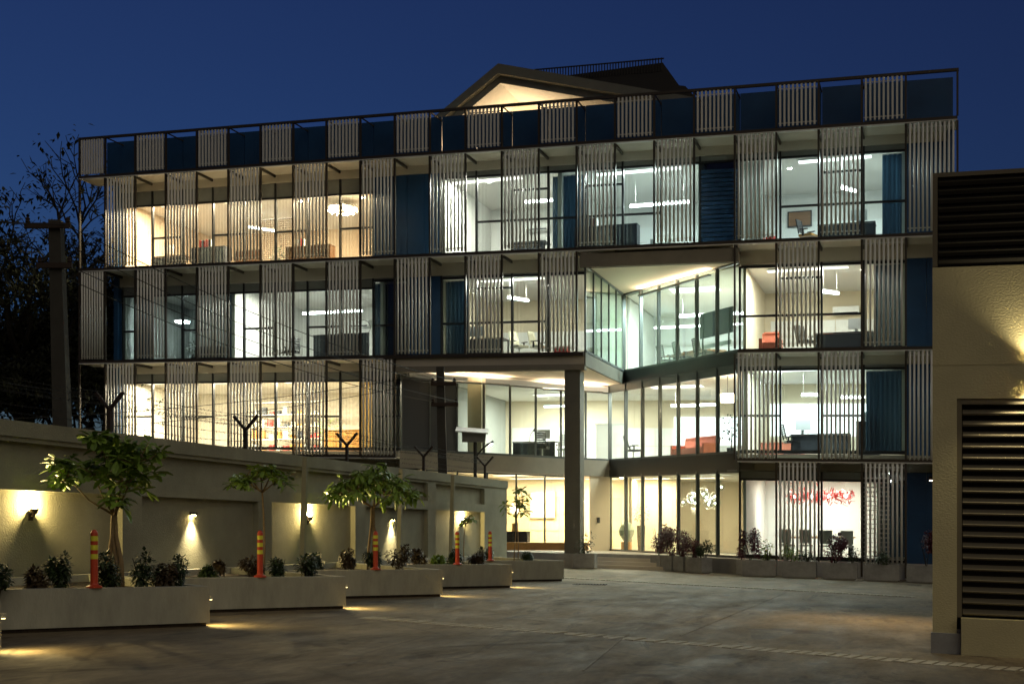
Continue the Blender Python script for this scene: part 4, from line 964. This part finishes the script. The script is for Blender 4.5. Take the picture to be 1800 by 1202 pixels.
# shrubs
def shrub(label, u, v, z, h, r, m, n=170, s=.075, group='planter shrubs', stems=4, name='shrub'):
    rnd = random.Random(int(abs(u) * 1000 + abs(v) * 77)); n = int(n * (1.25 if group.startswith('bushes') and n > 140 else rnd.uniform(.4, 1.0))); h *= rnd.uniform(.8, 1.15)
    t = thing(name, label, 'shrub', u, v, z, rnd.uniform(0, 6), group)
    st = MB()
    for i in range(stems):
        a = rnd.uniform(0, 6.28); st.tube([(0, 0, -.03), (r * .3 * math.cos(a), r * .3 * math.sin(a), h * .45), (r * .6 * math.cos(a), r * .6 * math.sin(a), h * .85)], [.012, .009, .004], 5)
    st.build('stem', DBARK, t)
    mb = MB()
    for k in range(5):
        a = rnd.uniform(0, 6.28); c = (r * rnd.uniform(.2, .75) * math.cos(a), r * rnd.uniform(.2, .75) * math.sin(a), h * rnd.uniform(.3, .82))
        b = leaves(m, r * rnd.uniform(.3, .65), h * rnd.uniform(.18, .34), n, c, s, rnd.random()); mb.add(b.v, b.f)
    mb.build('foliage', m, t)
rr = random.Random(12)
lab_col = {id(LEAFD): 'dark green', id(LEAFR): 'reddish', id(LEAF): 'bright green'}
spots_ = [ # u, v, h, r, mat, label
 (3.15, -31.0, .36, .15, LEAFD, 'small dark shrub closest to the frame edge in the nearest planter'),
 (3.45, -30.6, .45, .20, LEAFD, 'dark rounded shrub second from the frame edge in the nearest planter'),
 (3.35, -29.75, .40, .14, LEAFR, 'reddish shrub beside the nearest bollard'),
 (3.45, -29.45, .55, .18, LEAFD, 'upright dark shrub just beside the nearest bollard'),
 (3.75, -28.75, .50, .24, LEAFD, 'dense shrub at the foot of the biggest frangipani'),
 (3.95, -28.35, .62, .24, LEAFD, 'tallest dense shrub at the foot of the biggest frangipani'),
 (4.2, -28.15, .50, .20, LEAFR, 'reddish shrub in the corner group of the nearest planter'),
 (4.25, -27.85, .55, .22, LEAFD, 'dark shrub at the outer corner of the nearest planter'),
 (2.1, -23.2, .33, .12, LEAFR, 'wispy shrub in the pool of the first wall downlight'),
 (3.2, -25.4, .30, .15, LEAFD, 'tiny shrub before the second bollard'),
 (3.5, -24.6, .48, .20, LEAFR, 'reddish shrub just past the second bollard'),
 (3.75, -24.1, .46, .22, LEAFD, 'dark shrub past the slender frangipani'),
 (3.95, -23.5, .52, .24, LEAFD, 'bushy shrub at the outer corner of the second planter'),
 (2.3, -19.9, .45, .20, LEAFD, 'dark shrub under the middle wall lamp'),
 (2.7, -19.3, .50, .20, LEAFR, 'reddish shrub just before the third bollard'),
 (3.6, -19.9, .46, .22, LEAFD, 'dark shrub beside the umbrella frangipani trunk'),
 (3.9, -19.3, .56, .26, LEAFR, 'large reddish shrub past the umbrella frangipani'),
 (2.4, -14.6, .44, .20, LEAFR, 'red tipped shrub below the second wall downlight'),
 (3.0, -14.9, .40, .22, LEAF, 'round green shrub before the fourth bollard'),
 (3.6, -15.2, .46, .24, LEAFD, 'dark shrub just past the fourth bollard'),
 (3.9, -14.7, .50, .24, LEAFR, 'reddish shrub at the corner of the fourth planter'),
 (3.2, -12.0, .50, .22, LEAFD, 'dark shrub before the farthest bollard'),
 (3.9, -11.0, .48, .24, LEAFD, 'dark shrub past the farthest bollard')]
for u, v, h, r, m_, lab in spots_: shrub(lab, u, v, .43, h * .92, r * .85, m_)

# ------------------------------------------------------------------ concrete pots in front of the building
def pot(label, u, v, w, rot, h=.52, d=.42):
    t = thing('concrete_planter', label, 'planter', u, v, 0, rot, 'concrete planter boxes')
    n = 4; o = [(-w/2, -d/2), (w/2, -d/2), (w/2, d/2), (-w/2, d/2)]; inn = [(-w/2 + .05, -d/2 + .05), (w/2 - .05, -d/2 + .05), (w/2 - .05, d/2 - .05), (-w/2 + .05, d/2 - .05)]
    vs = [(x, y, .04) for x, y in o] + [(x, y, h) for x, y in o] + [(x, y, h) for x, y in inn] + [(x, y, h - .1) for x, y in inn]; fs = [(3, 2, 1, 0)]
    for k in range(4):
        j = (k + 1) % 4; fs += [(k, j, n + j, n + k), (n + k, n + j, 2*n + j, 2*n + k), (2*n + k, 2*n + j, 3*n + j, 3*n + k)]
    MB().add(vs, fs).build('box', CONCB, t); MB().box(-w/2 + .04, w/2 - .04, -d/2 + .04, d/2 - .04, h - .18, h - .06).build('soil', SOIL, t); MB().box(-w/2 + .06, w/2 - .06, -d/2 + .06, d/2 - .06, 0, .039).build('foot', CONC, t)
for i, (u, v, w, rot, lab) in enumerate(((5.05, 1.15, .62, R(-46), 'concrete planter box nearest the entrance steps'), (5.55, .62, .62, R(-46), 'second concrete planter box from the entrance steps'), (6.05, .1, .62, R(-46), 'third concrete planter box from the entrance steps'), (6.7, -.6, .95, R(-46), 'wide concrete planter box at the end of the angled row'),
   (8.85, -1.75, 1.05, 0, 'first concrete planter box of the straight row'), (10.1, -1.9, 1.05, 0, 'second concrete planter box of the straight row'), (11.35, -2.0, 1.05, 0, 'third concrete planter box of the straight row'), (12.6, -2.1, 1.05, 0, 'fourth concrete planter box of the straight row'), (13.85, -2.2, 1.05, 0, 'concrete planter box half hidden by the ochre building'), (2.75, -.35, .75, 0, 'small concrete planter box at the foot of the column'))): pot(lab, u, v, w, rot)
for u, v, h, r, m_, n, lab in ((5.0, 1.15, 1.05, .36, LEAFP, 170, 'purple bush nearest the entrance steps'), (5.5, .65, .98, .36, LEAFP, 170, 'second purple bush from the entrance steps'), (5.95, .2, 1.12, .38, LEAFP, 170, 'third purple bush from the entrance steps'),
   (6.45, -.3, .85, .36, LEAFP, 150, 'low purple bush in the wide angled planter'), (6.95, -.8, .66, .34, LEAFD, 130, 'green bush at the end of the angled planter row'), (8.55, -1.75, 1.25, .42, LEAFP, 220, 'tall purple bush on the first planter of the straight row'),
   (9.1, -1.75, .6, .24, LEAF, 60, 'sparse green bush beside the tall purple bush'), (9.8, -1.9, .62, .26, LEAF, 70, 'sparse green bush at one end of the second straight planter'), (10.35, -1.9, .55, .26, LEAFD, 70, 'dark sparse bush at the other end of the second straight planter'),
   (11.2, -2.0, 1.0, .42, LEAFP, 210, 'round purple bush before the dining room glass'), (11.7, -2.0, .5, .24, LEAFD, 60, 'low dark bush beside the round purple bush'), (12.6, -2.1, .5, .28, LEAFD, 80, 'low dark bush before the lattice bars'),
   (13.9, -2.2, 1.05, .40, LEAFP, 160, 'purple bush half hidden by the ochre building'), (2.75, -.35, .75, .32, LEAFD, 90, 'dark leafy bush at the foot of the column')):
    shrub(lab, u, v, .46, h, r, m_, n, .085, 'bushes in the concrete planters')

# ------------------------------------------------------------------ ochre outbuilding at the side of the drive
GU, GV = 14.12, -26.3
T = thing('outbuilding', 'ochre stucco outbuilding with bronze slatted opening and dark slatted top', 'building', GU, GV, 0)
def gp(name, u0, u1, v0, v1, z0, z1, m, parent=T): return MB().box(u0, u1, v0, v1, z0, z1).build(name, m, parent, shear=True)
gp('wall', 0, .29, 0, 10, -.2, 4.85, GARAGE); gp('wall', .291, 5, 0, .25, 3.2, 4.849, GARAGE); gp('wall', 2.6, 5, .001, .25, -.2, 3.199, GARAGE); gp('wall', .291, 5, .251, 7.99, 4.6, 4.845, GARAGE)
gp('recess_back', .291, 2.6, .2, .26, .3, 3.199, GDARK); gp('stucco_band', -.004, 5, -.006, -.001, 3.62, 3.632, GARAGE)
gp('sill_wall', .34, 2.7, -.12, .19, -.2, .46, GARAGE); gp('plinth_block', -.02, .335, -.04, .1, -.2, .26, CONCB)
fr = gp('louvre_frame', .291, .35, .02, .12, .461, 3.198, GLOUV); gp('frame_head', .351, 2.6, .02, .12, 3.13, 3.197, GLOUV, fr)
sm = MB().obox((1.12, 0, 0), (1.12, .045, .012), rx=R(38)); sm.v = [(x, y, z) for x, y, z in sm.v]; sme = sm.mesh('slat', GLOUV, shear=True)
for i in range(19): link('slat', sme, fr, (.36, .07, .53 + .139 * i - FALL * .36 * CA))
up = gp('upper_cladding', .02, 5, .06, 7.5, 4.86, 5.98, GDARK); gp('corner_trim', .0, .06, .0, .059, 4.86, 6.04, GLOUV, up); gp('top_trim', .061, 5, .0, 7.5, 5.985, 6.04, GLOUV, up)
sm2 = MB().obox((2.45, 0, 0), (2.45, .03, .030), rx=R(25)).mesh('slat', GDARK, shear=True)
for i in range(10): link('slat', sm2, up, (.07, .025, 4.92 + .11 * i - FALL * .07 * CA))
tp = thing('updown_lamp', 'wall lamp shining up and down on the ochre outbuilding', 'lamp', GU + 1.25, GV - .002, 3.5)
MB().lathe([(.055, -.09), (.055, .09), (.045, .09), (.045, .06)], 16, (0, -.10, 0)).build('lamp_body', BLACK, tp); MB().box(-.03, .03, -.06, 0, -.04, .04).build('mount', BLACK, tp)
MB().lathe([(.04, .065), (.04, .07)], 12, (0, -.10, 0)).lathe([(.04, -.098), (.04, -.092)], 12, (0, -.10, 0)).build('lens', glow(LAMPC, 30), tp)
spot('lamp_light', tp, (0, -.10, .10), (0, -.06, 1.1), 15, 110, (1, .84, .52), .7, .02); spot('lamp_light', tp, (0, -.10, -.11), (0, -.02, -1.1), 14, 120, (1, .84, .52), .6, .012)

k_ = thing('side_lamp', 'hooded lamp on the side wall of the ochre outbuilding lighting the drive', 'light', GU - .002, -20.5, 2.4)
MB().box(-.07, 0, -.06, .06, 0, .06).build('hood', GDARK, k_); MB().box(-.06, -.005, -.05, .05, -.01, -.001).build('lens', glow(OW, 3), k_)
spot('lamp_light', k_, (-.045, 0, -.03), (-.9, -.5, -1.4), 60, 140, (1, .70, .36), 1.0, .06)

# ------------------------------------------------------------------ utility poles, wires, solar lamp
def wthing(name, label, cat, x, y, group=None, rz=0):
    o = bpy.data.objects.new(name, None); col.objects.link(o); o.location = (x, y, -FALL * x); o.rotation_euler = (0, 0, rz); return tag(o, label, cat, group)
def upole(label, x, y, h, w0, w1, lean, arms):
    t = wthing('utility_pole', label, 'pole', x, y, 'utility poles')
    a, b = w0 / 2, w1 / 2
    MB().add([(-a, -a, -.3), (a, -a, -.3), (a, a, -.3), (-a, a, -.3), (lean - b, -b, h), (lean + b, -b, h), (lean + b, b, h), (lean - b, b, h)], [(0,3,2,1),(4,5,6,7),(0,1,5,4),(1,2,6,5),(2,3,7,6),(3,0,4,7)]).build('shaft', POLEC, t)
    for z, wd, off in arms:
        c = lean * z / h + off
        ar = MB().box(c - wd / 2, c + wd / 2, -b - .10, -b - .01, z, z + .11).build('crossarm', RUST, t)
        for s in (-1, 1): MB().lathe([(.03, 0), (.055, .03), (.04, .06), (.055, .09), (.02, .13)], 10, (c + s * (wd / 2 - .06), -b - .055, z + .111)).build('insulator', RUST, ar)
    return t
upole('tall leaning concrete utility pole behind the boundary wall near the dark trees', -9.55, 28, 7.75, .37, .25, -.25, ((7.55, .98, -.12), (6.7, .75, .0)))
upole('thin utility pole with two crossarms before the entrance recess', -2.1, 41, 6.35, .32, .24, -.16, ((5.75, .8, .1), (5.1, .85, .12)))
def cable(label, a, b, sag, r=.010, group='overhead cables'):
    a, b = Vector(a), Vector(b); pts = []
    for k in range(17):
        q = k / 16; p = a.lerp(b, q); p.z -= sag * 4 * q * (1 - q); pts.append(p)
    tag(MB().tube(pts, r, 4).build('overhead_cable', WIRE), label, 'cable', group)
cable('upper cable from the leaning pole top arm across the building', (-9.5, 27.8, 7.85), (-1.75, 40.8, 5.95), .35)
cable('lower cable from the leaning pole top arm across the building', (-10.3, 27.8, 7.85), (-2.45, 40.8, 5.95), .45)
cable('upper cable from the leaning pole second arm', (-9.5, 27.8, 7.0), (-1.7, 40.8, 5.3), .3)
cable('lower cable from the leaning pole second arm', (-10.1, 27.8, 7.0), (-2.45, 40.8, 5.3), .4)
cable('cable running from the leaning pole out of the frame, upper', (-10.3, 27.8, 7.86), (-20, 22, 9.0), .4); cable('cable running from the leaning pole out of the frame, lower', (-9.5, 27.8, 7.86), (-20, 21, 8.3), .4)
cable('service cable hooked to the building corner, upper', (-4.2, 46.6, 6.6), (-16, 37, 4.4), .25); cable('service cable hooked to the building corner, lower', (-4.2, 46.6, 6.3), (-16, 37, 4.0), .3)
cable('short service cable between the thin pole and the building', (-2.45, 40.8, 5.9), (-4.2, 46.5, 6.9), .1)
t = wthing('solar_street_lamp', 'small solar street lamp with grey panel and lit head beside the thin pole', 'street lamp', -1.17, 41.5)
MB().tube([(0, 0, 0), (0, 0, 4.05)], .055, 10).build('post', POLEC, t)
MB().obox((-.1, 0, 4.42), (.52, .36, .02), ry=R(4), rx=R(14)).build('solar_panel', SCREEN, t); MB().add([(-.42, -.1, 4.05), (.3, -.1, 4.05), (.3, .1, 4.05), (-.42, .1, 4.05), (-.42, -.2, 4.36), (.36, -.2, 4.34), (.36, .2, 4.42), (-.42, .2, 4.44)], [(0,3,2,1),(4,5,6,7),(0,1,5,4),(1,2,6,5),(2,3,7,6),(3,0,4,7)]).build('battery_box', CONCB, t)
MB().tube([(0, 0, 3.55), (.2, -.05, 3.8), (.42, -.1, 4.0)], .025, 6).build('arm', POLEC, t)
hd = MB().obox((.48, -.12, 4.0), (.12, .07, .03), ry=R(-35)).build('lamp_head', BLACK, t); MB().obox((.49, -.13, 3.955), (.06, .05, .006), ry=R(-35)).build('lens', glow(NW, 60), hd)

# ------------------------------------------------------------------ dark trees beyond the wall
def bg_tree(label, x, y, h, spread, seed, nleaf, bare=.5, name='shade_tree'):
    rnd = random.Random(seed); t = wthing(name, label, 'tree', x, y, 'dark trees beyond the wall')
    tr = MB(); br = MB(); tips = []
    tr.tube([(0, 0, -.3), (.15, .1, h * .2), (.1, -.1, h * .36)], [h * .028, h * .022, h * .018], 8)
    def grow(p, d, ln, r, lev):
        e = p + d * ln; mid = p.lerp(e, .5) + Vector((rnd.uniform(-1, 1), rnd.uniform(-1, 1), rnd.uniform(-.5, .5))) * ln * .10
        br.tube([p, mid, e], [r, r * .85, r * .65], 5 if lev < 3 else 3); 
        if lev >= 2: tips.append((mid, lev)); tips.append((e, lev))
        if lev >= 5: return
        for k in range(3 if lev < 4 else 2):
            nd = (d + Vector((rnd.uniform(-1, 1), rnd.uniform(-1, 1), rnd.uniform(-.35, .6))) * .75).normalized()
            grow(e, nd, ln * rnd.uniform(.6, .85), r * .62, lev + 1)
    for k in range(5):
        a = 2 * math.pi * k / 5 + rnd.uniform(-.4, .4)
        grow(Vector((.1, -.1, h * rnd.uniform(.22, .36))), Vector((math.cos(a) * spread, math.sin(a) * spread, rnd.uniform(.5, 1.1))).normalized(), h * .2, h * .012, 0)
    tr.build('trunk', DBARK, t); br.build('branch', DBARK, t)
    lf = MB()
    for i in range(nleaf):
        p, lev = tips[rnd.randrange(len(tips))]
        if p.z > h * bare and rnd.random() < .82: continue
        q = p + Vector((rnd.gauss(0, .35), rnd.gauss(0, .35), rnd.gauss(0, .3)))
        leaf(lf, q, Vector((rnd.uniform(-1, 1), rnd.uniform(-1, 1), rnd.uniform(-.8, .4))), rnd.uniform(.18, .38), .5, .2)
    lf.build('crown', LEAFBG, t)
bg_tree('tall dark tree with bare upper twigs beyond the wall', -22.5, 60, 19.0, .8, 1, 26000, .62)
bg_tree('dark leafy tree behind the leaning pole', -20.0, 67, 15.0, .9, 2, 26000, .75)
bg_tree('dark leafy tree closest to the frame edge beyond the wall', -26.0, 62, 17, .9, 3, 22000, .7)
bg_tree('low dark tree against the building side', -19.2, 58, 10.5, .7, 5, 18000, .9)
